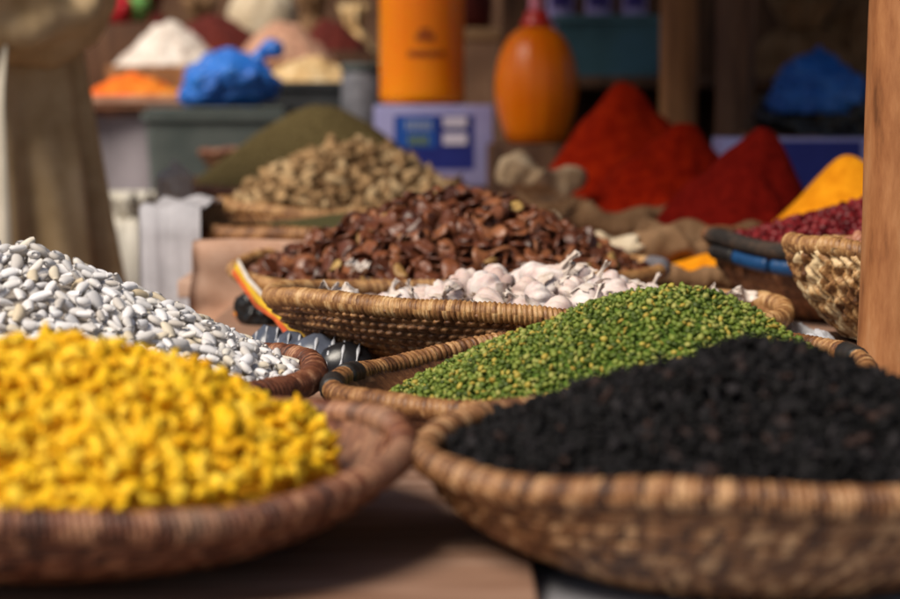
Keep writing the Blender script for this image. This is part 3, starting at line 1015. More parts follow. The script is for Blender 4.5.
# white beans
hW = heap_for(bW, (14, 252), 1.66, (0.0, 0.0), 0.226, -0.004, e=0.14, namp=0.003, seed=1)
fill(hW, [(2400, 0.0095, 0.000, 0.97), (1300, 0.0128, 0.005, 0.96)], [bean_shape(0.0135 + 0.0014 * s, 0.0092 + 0.0003 * (s % 3), 0.0068, 0.16 + 0.04 * (s % 2), s) for s in range(5)], [g_white],
     "white_bean", "small white dried bean in the pile behind the yellow pieces", "bean", "white beans in the left pile",
     "white_bean_heap", "pile of white beans filling the basket on the left", c_white, 300, 0.009, tilt=0.32, srange=(0.72, 1.12))
# yellow
hY = heap_for(bY, (50, 357), 1.2, (-0.01, 0.0), 0.180, -0.006, e=0.42, namp=0.008, nsc=26, seed=5, power=0.85)
fill(hY, [(2000, 0.0078, 0.000, 0.965), (1300, 0.0105, 0.004, 0.955), (300, 0.018, 0.008, 0.9)], [curl_shape(s, 0.014 + 0.002 * (s % 4), 0.0024 + 0.0004 * (s % 3)) for s in range(8)] + [lump_shape(0.011 + 0.001 * s, (1.3, 0.8, 0.5), 0.9, s + 40, 2, 1.7) for s in range(6)], [g_yellow],
     "yellow_piece", "small crumbly bright yellow piece in the nearest left basket", "food piece", "yellow pieces in the front basket",
     "yellow_piece_heap", "heap of crumbly bright yellow pieces in the front left basket", c_yellow, 300, 0.007, tilt=0.9, srange=(0.6, 1.1))
# black
hB = heap_for(bB, (765, 350), 1.22, (0.0, 0.0), 0.184, -0.006, e=0.26, namp=0.006, nsc=24, seed=9)
fill(hB, [(5200, 0.0052, 0.0, 0.97), (2200, 0.0075, 0.003, 0.96)], [lump_shape(0.0088, (1.35, 0.8, 0.5), 0.8, s) for s in range(7)], [g_black],
     "black_dried_fruit", "", "", "", "black_fruit_heap", "mass of small black dried fruit filling the right front basket", c_black, 0, 0.006, tilt=1.0, srange=(0.6, 1.25))
# peas
hP = heap_for(bP, (680, 290), 1.63, (0.012, 0.0), 0.186, -0.014, e=0.34, namp=0.004, nsc=20, seed=12)
fill(hP, [(6500, 0.0046, 0.0, 0.98), (2600, 0.0066, 0.0024, 0.97)], [lump_shape(0.0062, (1.08, 0.92, 0.45), 0.35, s) for s in range(6)], [g_pea, g_pea_y],
     "split_pea", ["tiny green split pea in the pile behind the black fruit", "tiny yellowed split pea among the green ones"], "pea",
     ["green split peas in the pile", "yellowed split peas in the pile"],
     "split_pea_heap", "pile of green split peas filling its basket", c_pea, 300, 0.004, classes=[0.89, 0.11], tilt=0.8, srange=(0.7, 1.2))
# broad beans
hF = heap_for(bF, (462, 193), 2.62, (0.0, 0.0), 0.262, -0.012, e=0.3, namp=0.005, seed=15)
fill(hF, [(1300, 0.0150, 0.0, 0.97), (800, 0.020, 0.006, 0.96)], [fava_shape(s) for s in range(10)], [g_fava, g_fava_pale],
     "broad_bean", ["flat reddish brown dried broad bean in the large brown pile", "pale yellowish split broad bean among the brown ones"], "bean",
     ["brown broad beans in the pile", "pale split broad beans in the pile"],
     "broad_bean_heap", "pile of dried brown broad beans behind the garlic", c_fava, 290, 0.009, classes=[0.965, 0.035], tilt=0.55, srange=(0.7, 1.2))
# roots
hR = heap_for(bR, (350, 147), 3.68, (0.0, 0.0), 0.216, -0.006, e=0.4, namp=0.008, seed=17, power=0.8)
fill(hR, [(420, 0.022, 0.0, 0.98), (260, 0.03, 0.009, 0.97)], [lump_shape(0.030, (1.25, 0.62, 0.5), 1.0, s, 2, 1.9) for s in range(7)], [g_root],
     "dried_root", "knobbly tan dried root in the pile in front of the olive green mound", "root", "dried roots in the pile",
     "dried_root_heap", "pile of knobbly tan dried roots below the blue carton", c_root, 200, 0.012, tilt=0.7, srange=(0.6, 1.2))
# red beans
hD = heap_for(bD, (888, 200), 2.62, (0.0, 0.0), 0.188, -0.010, e=0.12, namp=0.004, seed=19)
fill(hD, [(1100, 0.0100, 0.0, 0.98), (700, 0.013, 0.004, 0.97)], [bean_shape(0.0125, 0.0095, 0.009, 0.1, s) for s in range(3)], [g_red],
     "red_bean", "glossy dark red dried bean in the pile left of the wooden post", "bean", "red beans in the pile",
     "red_bean_heap", "pile of dark red beans beside the wooden post", c_red, 200, 0.006, tilt=0.6)
# nuts inside the round basket
hS = Heap(bS["M"], (0, 0), 0.112, (0.02, 0.02, 0.022), -0.02, e=0.4, namp=0.003, seed=22)
fill(hS, [(320, 0.0115, 0.0, 0.97), (160, 0.014, 0.004, 0.95)], [bean_shape(0.015, 0.011, 0.0105, 0.05, s) for s in range(3)], [g_peanut],
     "skinned_nut", "pinkish brown skinned nut inside the round braided basket", "nut", "nuts in the round braided basket",
     "skinned_nut_heap", "pinkish brown nuts filling the round braided basket", c_fava, 60, 0.004, tilt=0.6)


def powder(name, label, M, c, R, peak, zb, mat, e=0.15, namp=0.004, nsc=22, seed=0, power=1.0):
    h = Heap(M, c, R, peak, zb, e=e, namp=namp, nsc=nsc, seed=seed, power=power)
    v, f = h.core(0, 44, 150)
    o = mk(name, v, f, mat)
    o.matrix_world = M
    return tag(o, label, "powder heap")


pk = bH["M"].inverted() @ P(322, 104, 4.22)
powder("powder_heap", "tall smooth olive green powder mound in the reddish basket", bH["M"], (0, 0), 0.282, tuple(pk), -0.008, m_green_powder, 0.3, 0.004, 14, 2)
powder("powder_heap", "low dark olive powder heap shaded behind the broad beans", bO["M"], (0, 0), 0.21, (0.02, 0.03, 0.024), -0.012, m_dark_olive, 0.4, 0.004, 14, 4)


# ------------------------------------------------------------------ sacks
def sack(name, label, c, R, mat, rim_m, h, seed, fold=0.018, ecc=1.0, group=None):
    """Open sack standing on the ground with its mouth rolled outwards; c is the middle of the mouth."""
    root = thing(name, label, "sack", (c[0], c[1], c[2] - h), group)
    n, V = 72, []
    prof = [(0.72, 0.0), (0.98, 0.03), (1.06, 0.2), (1.08, 0.5), (1.04, 0.8), (0.99, 0.96), (0.97, 1.0), (0.90, 0.985), (0.88, 0.9)]
    for j, (rr, t) in enumerate(prof):
        for k in range(n):
            a = 2 * PI * k / n
            q = (math.cos(a), math.sin(a), t * 2)
            s = rr + 0.05 * nz(q, 2.2, seed) + 0.025 * math.sin(a * 9 + 3 * nz(q, 1.5, seed + 1)) * (1 - abs(t - 0.5))
            V.append((R * s * math.cos(a), R * s * math.sin(a) * ecc, h * t))
    Fc = grid_faces(n, len(prof))
    Fc.append(tuple(range(n))[::-1])
    mk("body", V, Fc, mat, root)
    V, m = [], 12
    for k in range(n * 2):
        a = PI * k / n
        q = (math.cos(a), math.sin(a), 0.3)
        rr = R * (1.0 + 0.06 * nz(q, 3, seed + 4))
        zz = h + 0.03 * R * 4 * nz(q, 2.4, seed + 2)
        fr = fold * (1 + 0.5 * nz(q, 5, seed + 6))
        for i in range(m):
            b = 2 * PI * i / m
            x = rr + fr * (0.75 * math.cos(b)) + 0.15 * fr * math.sin(a * 40)
            V.append((x * math.cos(a), x * math.sin(a) * ecc, zz - fr * 0.5 + fr * 1.25 * math.sin(b)))
    Fc = [(k * m + i, ((k + 1) % (2 * n)) * m + i, ((k + 1) % (2 * n)) * m + (i + 1) % m, k * m + (i + 1) % m) for k in range(2 * n) for i in range(m)]
    mk("rolled_rim", V, Fc, rim_m, root)
    return root


def spice_sack(lab_s, lab_p, c, R, peak, mat, sm, rm, h, seed, e=0.12, fold=0.018, namp=0.021, power=0.92):
    sack("spice_sack", lab_s, c, R, sm, rm, h, seed, fold)
    M = Matrix.Translation(c)
    pk = tuple(peak - c)
    powder("powder_heap", lab_p, M, (0, 0), R * 0.95, pk, -0.005, mat, e, namp, 13, seed, power)


cA = P(628, 200, 4.08)
spice_sack("cream sack holding the tallest red powder peak", "tallest red chili powder peak, coloured as if lit, beside the orange jug", cA, 0.212, P(622, 84, 4.04), m_chili_lit, m_sack_cream, m_sack_brown, cA.z, 3, 0.15)
cB2 = P(664, 212, 3.60)
spice_sack("brown rolled sack under the middle red powder peak", "middle red chili powder peak between the two others", cB2, 0.170, P(688, 131, 3.60), m_chili, m_sack_brown, m_sack_brown, cB2.z, 5, 0.2)
cC = P(734, 224, 3.25)
spice_sack("brown rolled sack under the dark red powder cone", "dark red powder cone in front of the lavender box", cC, 0.143, P(768, 131, 3.25), m_paprika, m_sack_brown, m_sack_brown, cC.z, 8, 0.16)
cT = P(842, 238, 2.97)
spice_sack("burlap sack holding the yellow orange powder cone", "yellow orange turmeric cone behind the red beans", cT, 0.138, P(850, 156, 2.98), m_turmeric, m_burlap, m_burlap, cT.z, 12, 0.22, 0.008, 0.006, 1.1)
cQ = P(708, 268, 2.83)
sk = sack("spice_sack", "small brown paper bag of orange powder below the dark red cone", cQ, 0.088, m_sack_brown, m_sack_brown, cQ.z, 15, 0.012)
powder("powder_heap", "small orange powder heap in the brown paper bag", Matrix.Translation(cQ), (0, 0), 0.082, (0.03, 0.0, 0.022), -0.004, m_turmeric, 0.4, 0.003, 20, 21)
# crumpled sack cloth in front of the red powders
def cloth_roll(name, label, px0, py0, px1, py1, Y, r, mat, seed):
    """A turned-down sack mouth: a sagging crumpled roll of cloth."""
    a, b2 = P(px0, py0, Y), P(px1, py1, Y)
    path, rad = [], []
    for k in range(40):
        t = k / 39
        p = a.lerp(b2, t)
        path.append(p - a + Vector((0, 0.02 * math.sin(t * 4 + seed), -0.012 * math.sin(PI * t) + 0.006 * math.sin(t * 11 + seed))))
        rad.append(r * (0.55 + 0.55 * math.sin(PI * min(1, 0.12 + t * 0.9)) ** 0.8))
    v, f = tube(path, rad, 24)
    v = np.array([p * 1.0 + np.array([0, nz(p, 28, seed), nz(p, 24, seed + 3)]) * r * 0.75 for p in v])
    return tag(mk(name, v, f, mat, loc=a), label, "sack cloth")


cloth_roll("sack_cloth", "cream crumpled sack cloth between the broad beans and the red powder", 598, 240, 640, 240, 2.86, 0.021, m_sack_cream, 1)
cloth_roll("sack_cloth", "brown rolled sack cloth in front of the dark red cone", 630, 236, 712, 250, 2.87, 0.024, m_sack_brown, 3)
cloth_roll("sack_cloth", "pale crumpled sack cloth left of the tallest red peak", 498, 166, 584, 180, 3.5, 0.030, m_burlap, 5)

# ------------------------------------------------------------------ garlic
def garlic_meshes(seed):
    rr = random.Random(seed)
    prof = [(0.0035, 0.000), (0.012, 0.0005), (0.0195, 0.005), (0.0232, 0.012), (0.0235, 0.018), (0.0205, 0.025), (0.0145, 0.031), (0.0085, 0.036), (0.0055, 0.040)]
    nl = rr.choice((7, 8, 9))
    ph = rr.random() * 6

    def fn(r, z, a, j):
        lob = abs(math.sin(a * nl / 2 + ph))
        amt = 0.24 * math.sin(PI * min(1, z / 0.038)) if z > 0 else 0
        return r * (1 - amt + amt * 1.15 * lob ** 0.6 + 0.02 * math.sin(a * 31))
    bulb = lathe(prof, 56, fn)
    bx, by = rr.uniform(-0.014, 0.014), rr.uniform(-0.014, 0.014)
    L = rr.uniform(0.014, 0.032)
    V = []
    nr, n = 9, 20
    for j in range(nr):
        t = j / (nr - 1)
        rad = 0.0058 - 0.0022 * math.sin(t * PI) - 0.0028 * t + (0.0012 * t ** 4)
        for k in range(n):
            a = 2 * PI * k / n
            jag = (0.002 * math.sin(a * 3 + seed) + 0.0015 * math.sin(a * 7)) * t ** 2
            r2 = rad * (1 + 0.22 * math.sin(a * 5 + seed + t * 2))
            V.append((r2 * math.cos(a) + bx * t * t, r2 * math.sin(a) + by * t * t, 0.037 + L * t + jag))
    stem = (np.array(V), grid_faces(n, nr) + [tuple(range(n))[::-1], tuple(range((nr - 1) * n, nr * n))])
    roots = []
    for k in range(16):
        a = rr.random() * 6.28
        q = rr.uniform(0.001, 0.004)
        roots.append(tube([(q * math.cos(a), q * math.sin(a), 0.002), (q * 1.6 * math.cos(a), q * 1.6 * math.sin(a), -0.003), (q * 2.4 * math.cos(a + 0.3), q * 2.4 * math.sin(a + 0.3), -0.006)], [0.0006, 0.0005, 0.0002], 4))
    skins = []
    for k in range(2):
        a0, wd = rr.random() * 6.28, rr.uniform(0.3, 0.6)
        z0, z1 = rr.uniform(0.008, 0.02), rr.uniform(0.03, 0.045)
        V = []
        for j in range(6):
            t = j / 5
            z = z0 + (z1 - z0) * t
            pr = float(np.interp(z, [p[1] for p in prof] + [0.05], [p[0] for p in prof] + [0.007]))
            for i in range(6):
                u = i / 5 - 0.5
                lift = 0.0012 + 0.006 * t * t + 0.002 * abs(u) + 0.001 * math.sin(i * 3 + k)
                w_ = wd * (1 - 0.65 * t + 0.15 * math.sin(j * 2 + k))
                V.append(((pr + lift) * math.cos(a0 + u * w_ * 2), (pr + lift) * math.sin(a0 + u * w_ * 2), z + 0.002 * math.sin(i * 2.3 + k)))
        V2 = [(x * 0.985, y * 0.985, z) for x, y, z in V]
        g = grid_faces(6, 6, wrap=False)
        skins.append((np.array(V + V2), g + [tuple(c + 36 for c in q[::-1]) for q in g]))
    return bulb, stem, join(roots), join(skins)


gproto = []
for s in range(6):
    b_, s_, r_, k_ = garlic_meshes(s + 3)
    root = mk("garlic_bulb", *b_, g_garlic)
    mk("stem", *s_, m_garlic_stem, root)
    mk("root_tuft", *r_, m_root_tuft, root)
    mk("loose_skin", *k_, m_garlic_stem, root)
    gproto.append(root)


def copy_tree(o, parent=None):
    c = o.copy()
    COL.objects.link(c)
    if parent:
        c.parent = parent
    for ch in o.children:
        copy_tree(ch, c)
    return c


hG = heap_for(bG, (545, 284), 2.12, (0.02, -0.01), 0.200, -0.026, e=0.5, namp=0.004, seed=30)
gp, gn = hG.sample(90, 0.0315, 0.004, 0.97, tries=6)
GL = "white garlic bulb with papery skin lying in the twined basket"
used = set()
k = 0
for i in range(len(gp)):
    q = k % 6
    o = gproto[q] if q not in used else copy_tree(gproto[q])
    used.add(q)
    ax = Vector((rng.normal(0, 1), rng.normal(0, 0.8), abs(rng.normal(0.2, 0.45)))).normalized()
    rotm = Vector((0, 0, 1)).rotation_difference(ax).to_matrix().to_4x4()
    s = rng.uniform(0.70, 0.98)
    o.matrix_world = bG["M"] @ Matrix.Translation(Vector(gp[i])) @ rotm @ Matrix.Rotation(rng.random() * 6.28, 4, "Z") @ Matrix.Diagonal((s, s, s * 0.95, 1)) @ Matrix.Translation((0, 0, -0.018))
    tag(o, GL, "garlic", "garlic bulbs in the twined basket")
    k += 1
# loose garlic skin
def flake(seed, L=0.022):
    V = []
    for j in range(6):
        for i in range(9):
            x, y = (i / 8 - 0.5) * L, (j / 5 - 0.5) * L * 0.6 * (0.5 + 0.6 * math.sin(PI * i / 8))
            V.append((x, y, 0.005 * math.sin(i * 0.9 + seed) * (0.6 + abs(j - 2.5) * 0.3) + 0.002 * math.sin(j * 2 + i)))
    V = np.array(V)
    f = grid_faces(9, 6, wrap=False)
    n = len(V)
    lo = V.copy()
    lo[:, 2] -= 0.0004
    ring = [i for i in range(9)] + [j * 9 + 8 for j in range(1, 6)] + [5 * 9 + i for i in range(7, -1, -1)] + [j * 9 for j in range(4, 0, -1)]
    ff = f + [tuple(k + n for k in q[::-1]) for q in f] + [(ring[k], ring[(k + 1) % len(ring)], ring[(k + 1) % len(ring)] + n, ring[k] + n)[::-1] for k in range(len(ring))]
    return np.vstack([V, lo]), ff


for k, (px, py, Y) in enumerate([(362, 267, 2.36), (352, 266, 2.37), (338, 291, 2.02), (328, 289, 2.04), (348, 292, 2.0)]):
    v, f = flake(k)
    o = mk("garlic_skin", v, f, m_garlic_stem, loc=P(px, py, Y))
    o.rotation_euler = (rng.uniform(0.5, 1.2), rng.uniform(-0.4, 0.4), rng.uniform(0, 3))
    tag(o, "torn white garlic skin near the left rim of the garlic basket", "garlic skin", "torn garlic skins by the left rim")
for k, (px, py, Y) in enumerate([(716, 293, 2.12), (733, 297, 2.1), (745, 294, 2.1), (724, 298, 2.11)]):
    v, f = flake(k + 11, 0.026)
    o = mk("garlic_skin", v, f, m_garlic_stem, loc=P(px, py, Y))
    o.rotation_euler = (rng.uniform(0.5, 1.2), rng.uniform(-0.4, 0.4), rng.uniform(0, 3))
    tag(o, "torn white garlic skin showing behind the green peas", "garlic skin", "torn garlic skins behind the peas")

# ------------------------------------------------------------------ posts
def post(name, label, px0, py0, px1, py1, Y, R, mat, zlo=0.0, zhi=2.45, seed=0):
    """Rough round post through two picture points, from the ground to the awning."""
    a, b = P(px0, py0, Y), P(px1, py1, Y)
    d = (b - a) / (b.z - a.z)
    V, n, nr = [], 28, 60
    base = a + d * (zlo - a.z)
    for j in range(nr):
        z = zlo + (zhi - zlo) * j / (nr - 1)
        c = a + d * (z - a.z) - base
        for k in range(n):
            an = 2 * PI * k / n
            q = (math.cos(an), math.sin(an), z * 3)
            r = R * (1 + 0.06 * nz(q, 1.0, seed) + 0.03 * nz(q, 3.1, seed) + 0.04 * nz((0, 0, z * 2), 2, seed))
            V.append((c.x + r * math.cos(an), c.y + r * math.sin(an), c.z))
    Fc = grid_faces(n, nr) + [tuple(range(n))[::-1], tuple(range((nr - 1) * n, nr * n))]
    return tag(mk(name, V, Fc, mat, loc=base), label, "post")


post("wooden_post", "thick orange brown wooden post at the right edge of the stall", 911, 0, 895, 350, 1.86, 0.036, m_wood_post, seed=3)
post("wooden_post", "brown wooden post right of the teal tub, above the red peaks", 679, 0, 678, 110, 4.45, 0.042, m_wood_brown, seed=5)
post("wooden_post", "dark slender wooden post behind the dark red cone", 737, 0, 733, 140, 4.3, 0.042, m_wood_dark, seed=8)


# ------------------------------------------------------------------ plastic bags
def plastic_bag(name, label, c, size, mat, ear=None, seed=0, neck=None):
    """Full plastic bag slumped on a surface (c = bottom middle) with a twisted neck and two ears."""
    root = thing(name, label, "plastic bag", c)
    v, f = ico(5)
    V = []
    for p in v:
        crease = 0.34 * (0.35 - abs(nz(p, 2.1, seed))) + 0.2 * (0.35 - abs(nz(p, 4.6, seed + 3)))
        s = 1 + 0.34 * nz(p, 1.1, seed) - crease * 0.8 - 0.10 * (0.3 - abs(nz(p, 9.0, seed + 5))) - 0.06 * (0.3 - abs(nz(p, 17.0, seed + 7)))
        x, y, z = p * s
        z = max(z, -0.62)
        pull = max(0, z - 0.35)
        V.append(((x * (1 - 0.7 * pull)) * size[0] / 2, (y * (1 - 0.7 * pull)) * size[1] / 2, (z + 0.62) / 1.62 * size[2]))
    mk("bag_body", np.array(V), f, mat, root)
    if neck:
        nk = Vector(neck)
        base = Vector((0, 0, size[2] * 0.78)) if ear is None else Vector(ear)
        path = [base + (nk - base) * t + Vector((0, 0, 0.01 * math.sin(t * 5))) for t in np.linspace(0, 1, 9)]
        L = (nk - base).length
        rad = [L * w for w in (0.36, 0.22, 0.15, 0.15, 0.19, 0.25, 0.27, 0.22, 0.06)]
        tv, tf = tube(path, rad, 18)
        tv = np.array([p * 1.0 + np.array([nz(p, 40, seed), nz(p, 40, seed + 2), nz(p, 40, seed + 4)]) * L * 0.08 for p in tv])
        mk("knotted_neck", tv, tf, mat, root)
    return root


def full_sack(label, c, size, mat, seed=0):
    """Filled, upright cloth sack: bulging sides and a gathered, tied mouth."""
    root = thing("cloth_sack", label, "sack", c)
    rx, ry, h = size[0] / 2, size[1] / 2, size[2]
    prof = [(0.80, 0.0), (0.97, 0.03), (1.04, 0.18), (1.06, 0.42), (1.02, 0.64), (0.93, 0.78), (0.72, 0.87), (0.40, 0.92), (0.22, 0.935)]
    n, V = 56, []
    for (r, t) in prof:
        for k in range(n):
            a = 2 * PI * k / n
            q = (math.cos(a), math.sin(a), t * 2.5)
            w_ = r * (1 + 0.10 * nz(q, 1.5, seed) + 0.05 * nz(q, 4.0, seed + 2) + (0.10 * math.sin(a * 9 + seed) if t > 0.8 else 0))
            V.append((rx * w_ * math.cos(a), ry * w_ * math.sin(a), h * (t + 0.015 * nz(q, 2, seed + 5) * (t > 0.02))))
    mk("sack_body", V, grid_faces(n, len(prof)) + [tuple(range(n))[::-1], tuple(range((len(prof) - 1) * n, len(prof) * n))], mat, root)
    V = []
    for (r, t) in ((0.20, 0.93), (0.24, 0.95), (0.34, 0.975), (0.40, 1.0), (0.30, 0.985)):
        for k in range(n):
            a = 2 * PI * k / n
            w_ = r * (1 + 0.22 * math.sin(a * 7 + seed) + 0.12 * math.sin(a * 13))
            V.append((rx * w_ * math.cos(a), ry * w_ * math.sin(a), h * t))
    mk("tied_mouth", V, grid_faces(n, 5) + [tuple(range(n))[::-1], tuple(range(4 * n, 5 * n))], mat, root)
    return root


# ------------------------------------------------------------------ background, left
# bins and trays across the aisle
def open_bin(name, label, cat, c, wx, wy, h, mat, wall=0.012, flare=0.0):
    """Open-topped tub with walls, floor and a lip; c = bottom middle."""
    root = thing(name, label, cat, c)
    def ring(sx, sy, z):
        r, pts = 0.02, []
        for (qx, qy, a0) in ((1, 1, 0), (-1, 1, 90), (-1, -1, 180), (1, -1, 270)):
            for t in range(5):
                a = math.radians(a0 + t * 22.5)
                pts.append((qx * (sx / 2 - r) + r * math.cos(a), qy * (sy / 2 - r) + r * math.sin(a), z))
        return pts
    fl = flare
    R = [ring(wx - fl, wy - fl, 0), ring(wx, wy, h - 0.02), ring(wx + 0.02, wy + 0.02, h - 0.018), ring(wx + 0.02, wy + 0.02, h), ring(wx - 2 * wall, wy - 2 * wall, h), ring(wx - fl - 2 * wall, wy - fl - 2 * wall, 0.012)]
    V = [p for r in R for p in r]
    n = len(R[0])
    Fc = grid_faces(n, len(R)) + [tuple(range(n))[::-1], tuple(range((len(R) - 1) * n, len(R) * n))]
    mk("tub", V, Fc, mat, root, smooth=False)
    return root


def mound(name, label, cat, c, R, H, mat, seed=0, e=0.3, squash=1.0, namp=0.012, nsc=30):
    h = Heap(Matrix.Translation(c) @ Matrix.Diagonal((1, squash, 1, 1)), (0, 0), R, (0.0, 0.0, H), 0, e=e, namp=namp, nsc=nsc, seed=seed)
    v, f = h.core(0, 30, 90)
    v[:, 1] *= squash
    return tag(mk(name, v, f, mat, loc=c), label, cat)


# far-left stall table
c = P(170, 110, 5.6)
zt2 = P(0, 108, 5.6).z
ft = thing("stall_table", "cloth covered stall table across the aisle behind the robed person", "table", (c.x, 6.1, 0))
mk("tabletop", *box(-0.75, 1.6, -0.42, 0.9, zt2 - 0.03, zt2, 0.004), m_wood_brown, ft)
V, n = [], 90
for j in range(8):
    for i in range(n):
        x = -0.76 + 2.37 * i / (n - 1)
        V.append((x, -0.435 - 0.012 * math.sin(i * 0.8) - 0.02 * (j / 7) * math.sin(i * 0.5 + 1), zt2 - 0.02 - (zt2 - 0.12) * j / 7))
V2 = [(x, y + 0.004, z) for x, y, z in V]
fA = grid_faces(n, 8, wrap=False)
mk("front_cloth", V + V2, [q[::-1] for q in fA] + [tuple(k + len(V) for k in q) for q in fA], m_cloth_far, ft)
for sx in (-0.7, 1.55):
    for sy in (-0.36, 0.84):
        mk("leg", *box(sx - 0.03, sx + 0.03, sy - 0.03, sy + 0.03, 0, zt2 - 0.0305), m_wood_dark, ft)

# orange tray on its front edge
c = P(134, 107, 5.72)
tr = open_bin("goods_tray", "shallow tray of bright orange goods behind the robed arm", "tray", Vector((c.x, c.y, zt2 + 0.001)), 0.35, 0.23, 0.035, m_pinkish)
mound("orange_heap", "flat bright orange heap in the shallow tray", "heap", Vector((c.x, c.y, zt2 + 0.022)), 0.168, 0.075, m_orange_goods, 2, squash=0.62)
# cream heap on a box
c = P(170, 66, 6.15)
bx = tag(mk("wooden_crate", *box(-0.17, 0.17, -0.15, 0.15, 0, c.z - zt2 - 0.002, 0.004), m_wood_brown, loc=(c.x, c.y, zt2 + 0.001)), "brown crate under the cream coloured heap", "crate")
mound("cream_heap", "cream and pink heap piled on the brown crate", "heap", c, 0.17, 0.135, m_white_powder, 4, squash=0.85, e=0.25)
c = P(215, 52, 6.55)
mound("maroon_heap", "dark maroon heap behind the cream heap", "heap", Vector((c.x, c.y, c.z - 0.02)), 0.20, 0.14, m_maroon, 6, e=0.5)
bx = tag(mk("wooden_crate", *box(-0.21, 0.21, -0.2, 0.2, 0, c.z - 0.022 - zt2, 0.004), m_wood_dark, loc=(c.x, c.y, zt2 + 0.001)), "dark crate under the left maroon heap", "crate")
# row of full sacks behind the heaps
for px_, Y_, wdt, h_, mt_, lb_, sd_ in ((150, 7.3, 0.26, 0.43, m_maroon, "dark red full sack behind the cream heap", 81), (200, 7.5, 0.28, 0.40, m_sack_brown, "brown full sack behind the left maroon heap", 83),
                                      (312, 7.4, 0.30, 0.42, m_sack_brown, "brown full sack behind the pinkish heap", 85), (355, 7.2, 0.22, 0.36, m_tan_goods, "tan full sack left of the orange bottle", 87)):
    q_ = P(px_, 60, Y_)
    full_sack(lb_, Vector((q_.x, Y_, 0.0)), (wdt, 0.28, zt2 + h_), mt_, seed=sd_)
# coloured bags near the top left
plastic_bag("plastic_bag", "small red bag beside the robed shoulder", Vector(P(110, 24, 6.3)), (0.14, 0.12, 0.12), m_red_bag, seed=3)
plastic_bag("plastic_bag", "small yellow green bag right of the red bag", Vector(P(137, 22, 6.35)), (0.09, 0.09, 0.10), m_green_bag, seed=6)
c = P(117, 24, 6.32)
tag(mk("wooden_crate", *box(-0.16, 0.16, -0.12, 0.14, 0, c.z - 0.004 - zt2, 0.004), m_wood_dark, loc=(c.x, c.y, zt2 + 0.001)), "dark crate under the red and green bags", "crate")

# dark grey bin with tray, blue bag on top
c = P(222, 112, 4.95)
zb0 = 0.62
gb = open_bin("plastic_bin", "dark grey green plastic bin under the left blue bag", "bin", Vector((c.x, c.y, zb0)), 0.335, 0.30, c.z - zb0, m_bin, flare=0.04)
st = tag(mk("wooden_crate", *box(-0.18, 0.18, -0.16, 0.16, 0, zb0 - 0.001, 0.006), m_wood_brown, loc=(c.x, c.y, 0)), "tall brown crate under the dark grey bin", "crate")
ld = tag(mk("bin_lid", *box(-0.165, 0.165, -0.148, 0.148, 0, 0.012, 0.004), m_bin, loc=(c.x, c.y, c.z + 0.0005)), "flat dark lid on the grey bin", "lid")
c2 = P(232, 108, 4.95)
plastic_bag("plastic_bag", "bright blue plastic bag with knotted neck on the grey bin", Vector((c2.x, c.y, c.z + 0.013)), (0.25, 0.22, 0.145), m_blue_bag,
            seed=11, ear=(0.05, 0, 0.10), neck=(0.125, 0, 0.165))
# black tray with tan goods
c = P(312, 112, 5.25)
dtz = P(0, 82, 5.25).z
dt = open_bin("goods_tray", "dark tray of tan goods between blue bag and orange bottle", "tray", Vector((c.x, c.y, dtz - 0.10)), 0.33, 0.26, 0.10, m_dark_box)
tag(mk("wooden_crate", *box(-0.15, 0.15, -0.12, 0.12, 0, dtz - 0.101, 0.004), m_wood_dark, loc=(c.x, c.y, 0)), "dark crate under the tray of tan goods", "crate")
mound("tan_heap", "pale yellow tan goods heaped in the dark tray", "heap", Vector((c.x, c.y, dtz - 0.012)), 0.15, 0.075, m_tan_goods, 9, squash=0.8, e=0.5)
# pinkish heap and cream sack behind
c = P(283, 55, 6.1)
mound("pink_heap", "pinkish brown heap behind the tan goods", "heap", Vector((c.x, c.y, c.z - 0.02)), 0.16, 0.12, m_pinkish, 13, e=0.4)
tag(mk("wooden_crate", *box(-0.17, 0.17, -0.17, 0.17, 0, c.z - 0.022 - zt2, 0.004), m_wood_brown, loc=(c.x, c.y, zt2 + 0.001)), "brown crate under the pinkish heap", "crate")
cc = P(263, 8, 6.75)
full_sack("pale beige full sack standing at the back behind the blue bag", Vector((cc.x, cc.y, zt2 + 0.001)), (0.24, 0.22, 0.42), m_sack_cream, seed=17)
c = P(332, 48, 6.35)
mound("maroon_heap", "dark maroon heap left of the orange bottle", "heap", Vector((c.x, c.y, c.z - 0.01)), 0.12, 0.10, m_maroon, 15, e=0.5)
tag(mk("wooden_crate", *box(-0.13, 0.13, -0.13, 0.13, 0, c.z - 0.012 - zt2, 0.004), m_wood_dark, loc=(c.x, c.y, zt2 + 0.001)), "dark crate under the maroon heap left of the bottle", "crate")

# small bin basket behind the olive mound
c = P(238, 152, 4.72)
w, r = flat_mats("small_basket", straw_dark, straw_red, 60, 4, 60)
basket("straw_basket", "small dark basket peeking out left of the olive green mound", c, 0.085, 0.05, w, r, 0.009, 4, 60, "coil", (0, 0, 0), seed=5.5, res=4)
tag(mk("wooden_crate", *box(-0.08, 0.08, -0.055, 0.055, 0, c.z - 0.051, 0.004), m_bin, loc=(c.x, c.y, 0)), "grey crate under the small dark basket", "crate")
# cream ball at the left of the reddish basket
c = P(174, 181, 3.85)
plastic_bag("cloth_bundle", "small cream cloth bundle left of the reddish basket", Vector((c.x, c.y, 0.858)), (0.075, 0.065, 0.075), m_white_pack, seed=21)
tag(mk("wooden_crate", *box(-0.034, 0.034, -0.034, 0.034, 0, 0.857, 0.004), m_wood_dark, loc=(c.x, c.y, 0)), "narrow dark crate under the cream bundle", "crate")

